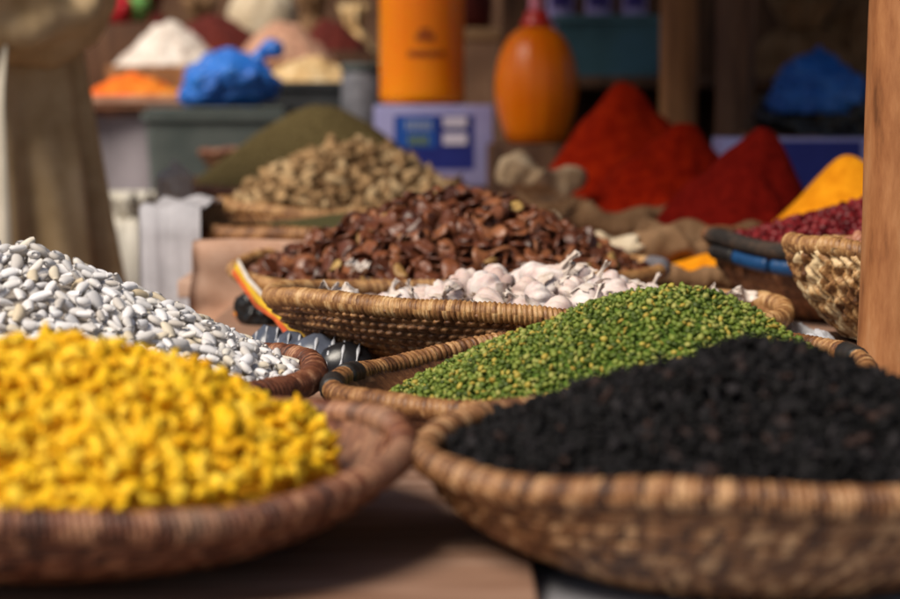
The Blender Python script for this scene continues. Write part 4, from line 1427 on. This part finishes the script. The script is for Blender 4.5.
# pale cloth thrown over a narrow crate, brown paper cloth hung over the front of the stand
def drape(name, label, x0, x1, y0, ztop, back, drop, mat, seed, amp=0.006, ragged=0.03):
    """Cloth lying back over a top edge and hanging down in front in loose folds."""
    n, V, rows = 44, [], []
    for j in range(7):
        rows.append((back * (1 - j / 6), 0.0))
    for j in range(1, 18):
        rows.append((0.0, j / 17))
    for (b, d) in rows:
        for i in range(n):
            q = i / (n - 1)
            x = x0 + (x1 - x0) * q
            f = amp * (0.35 + 1.4 * d) * (0.7 * math.sin(q * 9 + seed + 2.5 * d) + 3.0 * nz((q * 3.5 + d * 0.8, d * 1.6, 0), 1.0, seed) + 1.6 * nz((q * 9 - d * 1.5, d * 2.5, 2), 1.0, seed))
            L = drop + ragged * (nz((q * 3, 0, 0), 1.3, seed + 3) + 0.3 * math.sin(q * 9))
            V.append((x + 0.012 * d * nz((0, d * 3, q), 1, seed), y0 + b - abs(f) - (0.004 if d else 0.0), ztop + 0.006 + (0.004 * math.sin(q * 9 + b * 30) if b else 0) - d * L - (0.006 if d else 0)))
    V2 = [(x, y + 0.003, z - 0.003) for x, y, z in V]
    m = len(rows)
    g = grid_faces(n, m, wrap=False)
    ring = list(range(n)) + [k * n + n - 1 for k in range(1, m)] + [(m - 1) * n + k for k in range(n - 2, -1, -1)] + [k * n for k in range(m - 2, 0, -1)]
    side = [(ring[k], ring[(k + 1) % len(ring)], ring[(k + 1) % len(ring)] + len(V), ring[k] + len(V))[::-1] for k in range(len(ring))]
    return tag(mk(name, V + V2, [q[::-1] for q in g] + [tuple(k + len(V) for k in q) for q in g] + side, mat), label, "cloth")


x0, x1 = P(141, 200, 2.98).x, P(197, 200, 2.98).x
zt = P(0, 211, 2.98).z
drape("hanging_cloth", "pale grey cloth thrown over the narrow crate beside the stand", x0 - 0.004, x1 + 0.004, 2.985, zt, 0.30, 0.62, m_cloth_pale, 2.0, 0.0045, 0.05)
drape("hanging_cloth", "pinkish brown cloth hanging over the front of the stand", -0.352, 0.20, 2.755, 0.85, 0.024, 0.14, m_ply_cloth, 5.0, 0.012, 0.03)
tag(mk("wooden_crate", *box(x0, x1, 2.995, 3.35, 0, zt - 0.004, 0.004), m_wood_dark), "dark crate behind the hanging pale cloth", "crate")
cw = P(130, 238, 4.3)
full_sack("bright white sack standing in the aisle beside the robe", Vector((cw.x, cw.y, 0)), (0.26, 0.2, cw.z + 0.10), m_white_sack, seed=25)

# packaging below the broad bean basket
def strip(name, label, cat, pts, w, mats_):
    root = thing(name, label, cat, pts[0])
    o = Vector(pts[0])
    for q, (mt, a, b2, nm) in enumerate(mats_):
        V = []
        for i, p in enumerate(pts):
            pv = Vector(p) - o
            for t in (a, b2):
                wob = 0.004 * math.sin(i * 1.7 + t * 5)
                pv = pv + Vector((0.0015 * math.sin(i * 2.6), 0, 0.002 * math.sin(i * 3.1 + t)))
                V.append(pv + Vector((w * t * 0.55, wob, w * t)))
        n = len(V)
        V2 = [v + Vector((0.0, 0.003, 0)) for v in V]
        f = []
        for i in range(len(pts) - 1):
            f.append((2 * i, 2 * i + 2, 2 * i + 3, 2 * i + 1))
            f.append((n + 2 * i + 1, n + 2 * i + 3, n + 2 * i + 2, n + 2 * i))
            f.append((2 * i + 1, 2 * i + 3, n + 2 * i + 3, n + 2 * i + 1))
            f.append((2 * i, n + 2 * i, n + 2 * i + 2, 2 * i + 2))
        mk(nm, [tuple(v) for v in V + V2], f, mt, root, smooth=False)
    return root


pts = [P(px, py, Y) for px, py, Y in ((234, 268, 2.50), (243, 284, 2.42), (258, 302, 2.34), (274, 316, 2.26), (290, 330, 2.19), (306, 341, 2.13), (322, 349, 2.08))]
strip("printed_bag_edge", "yellow red and white printed plastic bag edge under the baskets", "plastic bag", pts, 0.0105,
      [(m_redorange_pack, -0.45, 0.0, "red_band"), (m_yellow_pack, 0.0, 0.62, "yellow_band"), (m_white_pack, 0.62, 1.0, "white_edge")])
# dark and slate packets between the white beans and the peas
for k, (px, py, Y, sx, sz, mt, lb) in enumerate([(268, 352, 2.02, 0.022, 0.03, m_packet, "leftmost small slate packet beside the white bean rim"),
                                                  (290, 356, 1.99, 0.022, 0.028, m_packet, "middle small slate packet beside the white bean rim"),
                                                  (318, 361, 1.96, 0.034, 0.028, m_packet, "widest slate packet below the garlic basket"),
                                                  (345, 363, 1.94, 0.03, 0.026, m_packet_dark, "black packet tucked below the garlic basket")]):
    root = thing("food_packet", lb, "packet", Vector((P(px, py, Y).x, Y, ZT + 0.001)))
    v, f = ico(3)
    V = np.array([((p[0] + 0.12 * nz(p, 1.5, k)) * sx, (p[1]) * 0.022, max(-0.7, p[2] * (1 + 0.2 * nz(p, 2, k))) * sz + 0.7 * sz) for p in v])
    mk("packet_body", V, f, mt, root)
    for e in (-0.6, -0.12, 0.36):
        arc = [(sx * (e + 0.12 * math.sin(t)), -0.0225 * math.cos(t) * math.sqrt(1 - e * e), 0.7 * sz + sz * 1.0 * math.sqrt(1 - e * e) * math.sin(t)) for t in np.linspace(-0.5, 1.6, 14)]
        v, f = tube(arc, [sx * 0.06 * (0.7 + 0.4 * math.sin(q * 1.3 + k)) for q in range(14)], 8)
        mk("film_seam", v, f, m_clear_film, root)
# crumpled bag and orange scraps in front of the ply panel
plastic_bag("plastic_bag", "black crumpled bag in front of the plywood panel", Vector((P(262, 325, 2.5).x, 2.5, ZT + 0.001)), (0.06, 0.05, 0.05), m_black_bag, seed=31)
plastic_bag("plastic_bag", "small orange bag left of the garlic basket", Vector((P(245, 325, 2.55).x, 2.55, ZT + 0.001)), (0.028, 0.03, 0.03), m_orange_jug, seed=35)
# crumpled pale film right of the garlic basket
for k, (px, py, Y, lb) in enumerate([(786, 325, 2.1, "crumpled milky plastic film under the braided basket"), (815, 332, 2.0, "small milky plastic film scrap near the post")]):
    p = P(px, py, Y)
    plastic_bag("plastic_film", lb, Vector((p.x, Y, ZT + 0.001)), (0.075 - 0.02 * k, 0.06, 0.05), m_clear_film, seed=41 + k)

# ------------------------------------------------------------------ bottles and carton
# carton with blue panel and white border
Yc = 4.62
cl, cr_ = P(374, 178, Yc), P(493, 178, Yc)
ct = P(374, 105, Yc)
wC, hC = cr_.x - cl.x, ct.z - cl.z
zc0 = cl.z - 0.02
crt = thing("carton", "lavender carton with a navy printed panel under the orange bottle", "carton", (cl.x + wC / 2, Yc, zc0), rot=(0, 0, 0.0))
mk("box_body", *box(-wC / 2, wC / 2, 0, 0.2, 0, hC + 0.02, 0.004), m_carton, crt)
PAN = [crt]
def panel(x0, x1, z0, z1, mt, nm, d):
    o = mk(nm, *box(-wC / 2 + x0 * wC, -wC / 2 + x1 * wC, -0.0005 - d, 0.001 - d + 0.0004, 0.02 + z0 * hC, 0.02 + z1 * hC), mt, PAN[0], smooth=False)
    if nm == "printed_panel":
        PAN[0] = o
panel(0.17, 0.84, 0.12, 0.86, m_navy, "printed_panel", 0.0005)
panel(0.19, 0.52, 0.42, 0.84, m_blue_print, "blue_panel", 0.0022)
for k in range(5):
    panel(0.27 + k * 0.045, 0.30 + k * 0.045, 0.66, 0.79, m_grey_print, "printed_mark", 0.004)
for k in range(4):
    panel(0.29 + k * 0.045, 0.322 + k * 0.045, 0.46, 0.58, m_green_print, "printed_mark", 0.004)
panel(0.58, 0.78, 0.70, 0.84, m_white_print, "white_block", 0.004)
panel(0.58, 0.78, 0.46, 0.62, m_white_print, "white_block", 0.004)
tag(mk("wooden_crate", *box(-0.17, 0.17, 0, 0.3, 0, zc0 - 0.001, 0.004), m_wood_dark, loc=(cl.x + wC / 2, Yc - 0.01, 0)), "dark crate under the lavender carton", "crate")
# orange bottle
bt = thing("oil_bottle", "tall orange cylindrical bottle on the lavender carton", "bottle", (P(422, 107, 4.72).x, Yc + 0.1, zc0 + hC + 0.0215))
Rb = wid(42.5, 4.72)
prof = [(Rb * 0.86, 0), (Rb * 0.97, 0.006), (Rb, 0.02)]
for k in range(12):
    z = 0.03 + k * 0.017
    prof += [(Rb, z), (Rb * 0.985, z + 0.008)]
prof += [(Rb, 0.24), (Rb * 0.97, 0.262), (Rb * 0.8, 0.29), (Rb * 0.5, 0.31), (Rb * 0.3, 0.318), (Rb * 0.3, 0.335)]
mk("bottle_body", *lathe(prof, 48), m_orange_plastic, bt)
mk("cap", *lathe([(Rb * 0.36, 0.325), (Rb * 0.36, 0.35), (Rb * 0.3, 0.354)], 24), m_red_cap, bt)
V, f = tube([(Rb * 0.3, 0, 0.31), (Rb * 0.75, 0, 0.335), (Rb * 0.95, 0, 0.30), (Rb * 0.9, 0, 0.262)], 0.011, 10)
mk("handle", V, f, m_orange_plastic, bt)
def curved_mark(x0, x1, z0, z1):
    V, n = [], 6
    for i in range(n):
        x = x0 + (x1 - x0) * i / (n - 1)
        for z in (z0, z1):
            for rr in (Rb + 0.0012, Rb - 0.003):
                a = math.asin(max(-0.95, min(0.95, x / Rb)))
                V.append((rr * math.sin(a), -rr * math.cos(a), z))
    f = []
    for i in range(n - 1):
        q, s = 4 * i, 4 * i + 4
        f += [(q, s, s + 2, q + 2), (q + 2, s + 2, s + 3, q + 3), (q, q + 1, s + 1, s)]
    f += [(0, 2, 3, 1), (4 * n - 4, 4 * n - 3, 4 * n - 1, 4 * n - 2)]
    mk("printed_mark", V, f, m_brown_mark, bt, smooth=False)
for (a, b2, z0, z1) in ((-0.012, 0.03, 0.145, 0.160), (-0.004, 0.02, 0.162, 0.172), (-0.03, -0.012, 0.108, 0.122), (-0.008, 0.012, 0.108, 0.122), (0.016, 0.034, 0.108, 0.122), (0.038, 0.052, 0.110, 0.122)):
    curved_mark(a, b2, z0, z1)
# bulbous jug
Yj = 4.55
jb = P(536, 143, Yj)
sj = Yj / F
jug = thing("oil_jug", "bulbous orange jug with red cap left of the red peaks", "jug", jb)
prof = [(25, 0), (30, 3), (34, 16), (38, 30), (40.5, 45), (41, 58), (40, 70), (37, 84), (32.5, 96), (27, 105), (19, 112), (14.5, 115)]
pts_ = [(a * sj, b2 * sj) for a, b2 in prof]
def jfn(r, z, a, j):
    return r * (1 + 0.012 * math.cos(a * 14))
mk("jug_body", *lathe(pts_, 56, jfn), m_orange_jug, jug)
mk("cap", *lathe([(15.5 * sj, 114 * sj), (15.5 * sj, 119 * sj), (12 * sj, 124 * sj), (11 * sj, 130 * sj), (8 * sj, 131 * sj)], 32), m_red_cap, jug)
tag(mk("wooden_crate", *box(-0.11, 0.11, -0.1, 0.12, 0, jb.z - 0.001, 0.004), m_wood_dark, loc=(jb.x, jb.y, 0)), "dark crate under the bulbous orange jug", "crate")

# grey canister left of the orange bottle
cgc = P(363, 112, 5.0)
gcn = thing("grey_canister", "grey canister standing left of the orange bottle", "canister", (cgc.x, 5.0, cgc.z - 0.1))
mk("canister_body", *lathe([(0.05, 0), (0.053, 0.006), (0.053, 0.19), (0.05, 0.198), (0.046, 0.2)], 32), m_grey_wrap, gcn)
mk("lid", *lathe([(0.055, 0.2005), (0.055, 0.214), (0.05, 0.22)], 32), m_bin, gcn)
tag(mk("wooden_crate", *box(-0.05, 0.05, -0.05, 0.05, 0, cgc.z - 0.101, 0.004), m_wood_dark, loc=(cgc.x, 5.0, 0)), "narrow dark crate under the grey canister", "crate")

# ------------------------------------------------------------------ background, right
# back shelf with teal tub and lilac jars
ctb = P(612, 76, 5.25)
sh = thing("back_shelf", "dark wooden shelf behind the red powder peaks", "shelf", (ctb.x + 0.25, 5.35, 0))
mk("shelf_board", *box(-0.55, 0.95, -0.2, 0.3, ctb.z - 0.03, ctb.z - 0.001, 0.003), m_wood_dark, sh)
mk("shelf_board", *box(-0.55, 0.95, -0.2, 0.3, ctb.z - 0.30, ctb.z - 0.275, 0.003), m_wood_dark, sh)
for sx in (-0.5, 0.9):
    for sy in (-0.15, 0.25):
        mk("leg", *box(sx - 0.025, sx + 0.025, sy - 0.025, sy + 0.025, 0, ctb.z - 0.0305), m_wood_dark, sh)
mk("back_panel", *box(-0.55, 0.95, 0.301, 0.32, 0.1, ctb.z - 0.031), m_wood_dark, sh)
tub = open_bin("teal_tub", "teal plastic tub holding lilac jars behind the orange jug", "tub", Vector((ctb.x, 5.32, ctb.z)), 0.295, 0.25, 0.155, m_teal, flare=0.05)
for k, (px, R_, lb) in enumerate([(560, 0.036, "lilac jar with purple label nearest the pink bottle"), (598, 0.036, "middle lilac jar with purple label in the teal tub"), (634, 0.034, "lilac jar with purple label nearest the brown post")]):
    p = P(px, 40, 5.32)
    jr = thing("lilac_jar", lb, "jar", (p.x, 5.32, ctb.z + 0.0125))
    mk("jar_body", *lathe([(R_ * 0.9, 0), (R_, 0.006), (R_, 0.23), (R_ * 0.85, 0.245), (R_ * 0.85, 0.26)], 32), m_lilac, jr)
    mk("lid", *lathe([(R_ * 0.95, 0.2605), (R_ * 0.95, 0.283), (R_ * 0.85, 0.287)], 32), m_pink if k == 2 else m_lilac, jr)
    V = [((R_ + q) * math.sin(a), -(R_ + q) * math.cos(a), z) for a in np.linspace(-0.75, 0.75, 12) for z in (0.165, 0.235) for q in (0.0012, -0.002)]
    f = [x for i in range(11) for x in ((4 * i, 4 * i + 4, 4 * i + 6, 4 * i + 2), (4 * i + 2, 4 * i + 6, 4 * i + 7, 4 * i + 3), (4 * i, 4 * i + 1, 4 * i + 5, 4 * i + 4))]
    mk("paper_label", V, f + [(0, 2, 3, 1), (44, 45, 47, 46)], m_purple, jr)
p = P(537, 20, 5.1)
pb = thing("pink_bottle", "pink topped bottle just behind the orange jug cap", "bottle", (p.x, 5.18, ctb.z))
mk("bottle_body", *lathe([(0.02, 0), (0.024, 0.004), (0.024, 0.13), (0.017, 0.15), (0.017, 0.23), (0.012, 0.235)], 24), m_pink, pb)
mk("cap", *lathe([(0.013, 0.2355), (0.013, 0.25), (0.011, 0.252)], 20), m_lilac, pb)

# open shelf between the two orange containers
cx_ = P(492, 40, 6.6)
ts = thing("back_shelf", "tan board shelf with dark goods between the two orange containers", "shelf", (cx_.x, 6.6, 0))
mk("shelf_board", *box(-0.28, 0.16, -0.1, 0.2, cx_.z, cx_.z + 0.035, 0.003), m_tan_board, ts)
mk("shelf_board", *box(-0.28, 0.16, -0.1, 0.2, 0.72, 0.75, 0.003), m_wood_brown, ts)
for sx in (-0.265, 0.145):
    mk("side_panel", *box(sx - 0.015, sx + 0.015, -0.1, 0.2, 0, cx_.z - 0.001, 0.003), m_wood_dark, ts)
full_sack("maroon sack on the tan board shelf", Vector((cx_.x - 0.10, 6.64, cx_.z + 0.036)), (0.2, 0.18, 0.18), m_maroon, seed=71)
full_sack("brown sack inside the tan board shelf", Vector((cx_.x - 0.13, 6.64, 0.751)), (0.2, 0.18, 0.3), m_pinkish, seed=74)
full_sack("dark red sack inside the tan board shelf", Vector((cx_.x + 0.04, 6.62, 0.751)), (0.15, 0.16, 0.24), m_maroon, seed=77)

# blue bag on black bag, brown sacks behind
p = P(822, 132, 4.7)
plastic_bag("plastic_bag", "large black plastic bag under the right blue bag", Vector((p.x, 4.75, p.z - 0.04)), (0.30, 0.26, 0.20), m_black_bag, seed=51)
tag(mk("wooden_crate", *box(-0.2, 0.2, -0.15, 0.15, 0, p.z - 0.041, 0.004), m_wood_dark, loc=(p.x, 4.75, 0)), "dark crate under the black plastic bag", "crate")
p2 = P(815, 100, 4.7)
plastic_bag("plastic_bag", "blue plastic bag slumped on the black bag near the post", Vector((p2.x - 0.005, 4.68, p2.z - 0.03)), (0.22, 0.16, 0.15), m_blue_bag, seed=57, ear=(0.02, 0, 0.05), neck=(0.115, -0.01, 0.062))
for k, (px, lb) in enumerate([(800, "brown full sack behind the right blue bag"), (862, "brown full sack behind the thick post")]):
    p = P(px, 70, 5.3 + 0.1 * k)
    full_sack(lb, Vector((p.x, p.y, 0.0)), (0.36, 0.3, 1.32 + 0.1 * k), m_sack_brown, seed=61 + k)

# lavender box and hoop basket behind the dark red cone
Yl = 3.75
a, b2 = P(722, 168, Yl), P(884, 138, Yl)
lb = thing("carton", "long lavender box with navy band behind the dark red cone", "carton", ((a.x + b2.x) / 2, Yl, a.z - 0.05))
wl, hl = b2.x - a.x, b2.z - a.z + 0.05
mk("box_body", *box(-wl / 2, wl / 2, 0, 0.15, 0, hl, 0.003), m_carton, lb)
mk("navy_band", *box(-wl * 0.28, wl * 0.36, -0.0012, 0.0008, 0.01, hl - 0.006), m_navy, lb, smooth=False)
tag(mk("wooden_crate", *box(-0.18, 0.18, 0, 0.2, 0, a.z - 0.051, 0.004), m_wood_dark, loc=((a.x + b2.x) / 2, Yl, 0)), "dark crate under the long lavender box", "crate")
w, r = flat_mats("hoop_basket", straw_dark, straw_dark, 60, 4, 60)
ch = P(800, 140, 4.1)
basket("straw_basket", "empty straw basket rim arching behind the dark red cone", ch, 0.115, 0.06, w, r, 0.009, 4, 60, "coil", (0, 0.05, 0), seed=9.5, res=4)
tag(mk("wooden_crate", *box(-0.1, 0.1, -0.08, 0.1, 0, ch.z - 0.061, 0.004), m_wood_dark, loc=(ch.x, ch.y, 0)), "dark crate under the empty straw basket", "crate")

# partition and far wall, unseen cloth canopy added to shade the back
tag(mk("stall_partition", *box(0.15, 3.2, 5.95, 6.0, 0, 2.4), m_wood_dark, smooth=False), "dark wooden partition at the back of the stall", "partition")
tag(mk("market_wall", *box(-8, 8, 9.0, 9.3, 0, 3.4), m_wall, smooth=False), "brown earthen wall far behind the stalls", "wall")
V, nx, ny = [], 24, 18
for j in range(ny):
    for i in range(nx):
        x, y = -0.85 + 4.4 * i / (nx - 1), 2.15 + 4.0 * j / (ny - 1)
        V.append((x, y, 2.45 - 0.10 * math.sin(PI * i / (nx - 1)) * math.sin(PI * j / (ny - 1))))
V2 = [(x, y, z + 0.006) for x, y, z in V]
fA = grid_faces(nx, ny, wrap=False)
tag(mk("added_awning", V + V2, [q[::-1] for q in fA] + [tuple(k + len(V) for k in q) for q in fA], m_added_awning), "unseen brown cloth canopy added to shade the back of the stall", "added_awning")

# ------------------------------------------------------------------ robed person
def person():
    # pelvis on the ground line of the aisle; faces the camera, turned a little to the photo's left
    base = Vector((-0.93, 3.62, 0.0))
    root = thing("person", "person in a long beige robe standing in the aisle with folded arm", "person", base, rot=(0, 0, -0.12))
    root.scale = (1.04, 1.04, 1.05)
    # body: one skinned surface
    J = [((0, 0, 0.95), 0.13), ((0, 0.01, 1.12), 0.125), ((0, 0.01, 1.30), 0.14), ((0, 0.01, 1.43), 0.085), ((0, 0.0, 1.50), 0.052), ((0, -0.015, 1.57), 0.07),
         ((0, -0.02, 1.64), 0.088), ((0, -0.012, 1.71), 0.075)]
    E = [(i, i + 1) for i in range(7)]
    for s in (-1, 1):
        b = len(J)
        J += [((0.17 * s, 0.01, 1.40), 0.06), ((0.235 * s, 0.0, 1.13), 0.043), ((0.10 * s, -0.20, 1.14), 0.034), ((0.0 * s + 0.02 * s, -0.22, 1.15 + 0.03 * s), 0.03)]
        E += [(3, b), (b, b + 1), (b + 1, b + 2), (b + 2, b + 3)]
        b = len(J)
        J += [((0.095 * s, 0, 0.86), 0.085), ((0.10 * s, -0.01, 0.50), 0.056), ((0.10 * s, 0.02, 0.09), 0.036), ((0.11 * s, -0.13, 0.035), 0.034)]
        E += [(0, b), (b, b + 1), (b + 1, b + 2), (b + 2, b + 3)]
    me = bpy.data.meshes.new("body")
    me.from_pydata([j[0] for j in J], E, [])
    o = bpy.data.objects.new("body", me)
    COL.objects.link(o)
    o.parent = root
    o.modifiers.new("skin", "SKIN")
    for i, (_p, r) in enumerate(J):
        me.skin_vertices[0].data[i].radius = (r, r)
    me.skin_vertices[0].data[0].use_root = True
    sb = o.modifiers.new("smooth", "SUBSURF")
    sb.levels = sb.render_levels = 2
    me.materials.append(m_skin)
    # face and hair details
    v, f = ico(2)
    mk("nose", v * np.array([0.013, 0.018, 0.024]) + np.array([0, -0.108, 1.632]), f, m_skin, root)
    for s in (-1, 1):
        mk("eye", v * np.array([0.013, 0.009, 0.008]) + np.array([0.033 * s, -0.092, 1.657]), f, m_hair, root)
        mk("ear", v * np.array([0.01, 0.02, 0.032]) + np.array([0.088 * s, -0.01, 1.64]), f, m_skin, root)
    mk("mouth", v * np.array([0.026, 0.008, 0.006]) + np.array([0, -0.095, 1.592]), f, m_red_cap, root)
    hv = [(p[0] * 0.098, p[1] * 0.105 - 0.004, max(p[2], -0.25) * 0.105 + 1.685) for p in ico(3)[0]]
    mk("hair", np.array(hv), ico(3)[1], m_hair, root)
    # robe body with hanging folds
    prof = [(0.355, 0.27, 0.06), (0.345, 0.255, 0.30), (0.325, 0.235, 0.55), (0.305, 0.215, 0.75), (0.285, 0.20, 0.92), (0.27, 0.19, 1.05), (0.25, 0.18, 1.18), (0.235, 0.165, 1.30), (0.215, 0.14, 1.38), (0.15, 0.105, 1.445), (0.085, 0.085, 1.48), (0.078, 0.08, 1.52)]
    n, V = 160, []
    for j, (rx, ry, z) in enumerate(prof):
        t = max(0, (1.35 - z) / 1.3)
        for k in range(n):
            a = 2 * PI * k / n
            fo = 0.062 * t * math.sin(a * 11 + 0.8 * math.sin(z * 3) + 1.2 * math.sin(a * 3)) + 0.026 * t * math.sin(a * 23 + z * 2) + 0.012 * nz((math.cos(a) * 2, math.sin(a) * 2, z * 2), 2, 3)
            V.append((rx * (1 + fo * 2.2) * math.cos(a), ry * (1 + fo * 2.8) * math.sin(a), z))
    rb = mk("robe", V, grid_faces(n, len(prof)), m_robe, root)
    # wide sleeves: upper arm hanging, forearm across the waist
    for s in (-1, 1):
        path = [Vector(p) for p in ((0.15 * s, 0.0, 1.42), (0.225 * s, 0.0, 1.30), (0.262 * s, -0.01, 1.22), (0.255 * s, -0.06, 1.165), (0.20 * s, -0.16, 1.155), (0.11 * s, -0.235, 1.165), (0.03 * s, -0.262, 1.18 + 0.02 * s))]
        rad = [0.08, 0.082, 0.08, 0.075, 0.075, 0.08, 0.09]
        pp, rr = [], []
        for i in range(len(path) - 1):
            for q in range(5):
                pp.append(path[i].lerp(path[i + 1], q / 5))
                rr.append(rad[i] + (rad[i + 1] - rad[i]) * q / 5)
        pp.append(path[-1])
        rr.append(rad[-1])
        for _ in range(3):
            pp = [pp[0]] + [(pp[i - 1] + pp[i] * 2 + pp[i + 1]) / 4 for i in range(1, len(pp) - 1)] + [pp[-1]]
        tv, tf = tube(pp, rr, 40)
        out = []
        for i, p in enumerate(tv):
            cidx = i // 40
            d = Vector(p) - pp[cidx]
            k = 1 + 0.10 * math.sin((i % 40) / 40 * 2 * PI * 5 + cidx * 0.5) + 0.16 * nz(p, 16, 5) + 0.06 * math.sin(cidx * 1.7 + (i % 40) * 0.3)
            q = pp[cidx] + d * k
            q.z -= 0.02 * max(0, math.sin(min(1, cidx / 30) * PI))
            out.append(tuple(q))
        mk("sleeve", np.array(out), tf, m_robe, root)
    # pale scarf end hanging down the front
    V = []
    nn = 26
    for j in range(nn):
        t = j / (nn - 1)
        z = 1.46 - 1.0 * t
        yb = -0.12 - 0.17 * min(1, t * 2.2) - 0.03 * t
        for i in range(10):
            s = i / 9
            V.append((0.15 + 0.055 * s + 0.035 * t, yb + 0.07 - 0.012 * math.sin(s * 7 + t * 3) - 0.01, z))
    V2 = [(x, y + 0.006, z) for x, y, z in V]
    fA = grid_faces(10, nn, wrap=False)
    mk("scarf", V + V2, fA + [tuple(k + len(V) for k in q[::-1]) for q in fA], m_robe_pale, root)
    # slippers
    for s in (-1, 1):
        mk("slipper", v * np.array([0.05, 0.135, 0.045]) + np.array([0.105 * s, -0.07, 0.04]), f, m_sack_brown, root)


person()

# ------------------------------------------------------------------ light
w = bpy.data.worlds.new("World")
scene.world = w
w.use_nodes = True
nt = w.node_tree
for n in list(nt.nodes):
    nt.nodes.remove(n)
out = nt.nodes.new("ShaderNodeOutputWorld")
bg = nt.nodes.new("ShaderNodeBackground")
sky = nt.nodes.new("ShaderNodeTexSky")
sky.sky_type = "NISHITA"
sky.sun_disc = False
SUN_EL, SUN_AZ = math.radians(48), math.radians(-136)      # azimuth from +Y towards +X
sky.sun_elevation = SUN_EL
sky.sun_rotation = SUN_AZ
sky.air_density = 1.0
sky.dust_density = 2.0
nt.links.new(sky.outputs[0], bg.inputs[0])
bg.inputs[1].default_value = 0.042
nt.links.new(bg.outputs[0], out.inputs[0])
sd = bpy.data.lights.new("sun", "SUN")
sd.energy = 2.6
sd.angle = math.radians(28)
sd.color = (1.0, 0.90, 0.76)
so = bpy.data.objects.new("sun", sd)
COL.objects.link(so)
sun_dir = Vector((math.sin(SUN_AZ) * math.cos(SUN_EL), math.cos(SUN_AZ) * math.cos(SUN_EL), math.sin(SUN_EL)))
so.rotation_euler = sun_dir.to_track_quat("Z", "Y").to_euler()

finish_heaps()

vs = scene.view_settings
vs.view_transform = "Standard"
vs.look = "None"
vs.exposure = 0.8
vs.gamma = 1.0
vs.use_curve_mapping = False
scene.cycles.max_bounces = 6
scene.cycles.diffuse_bounces = 4
scene.cycles.glossy_bounces = 3
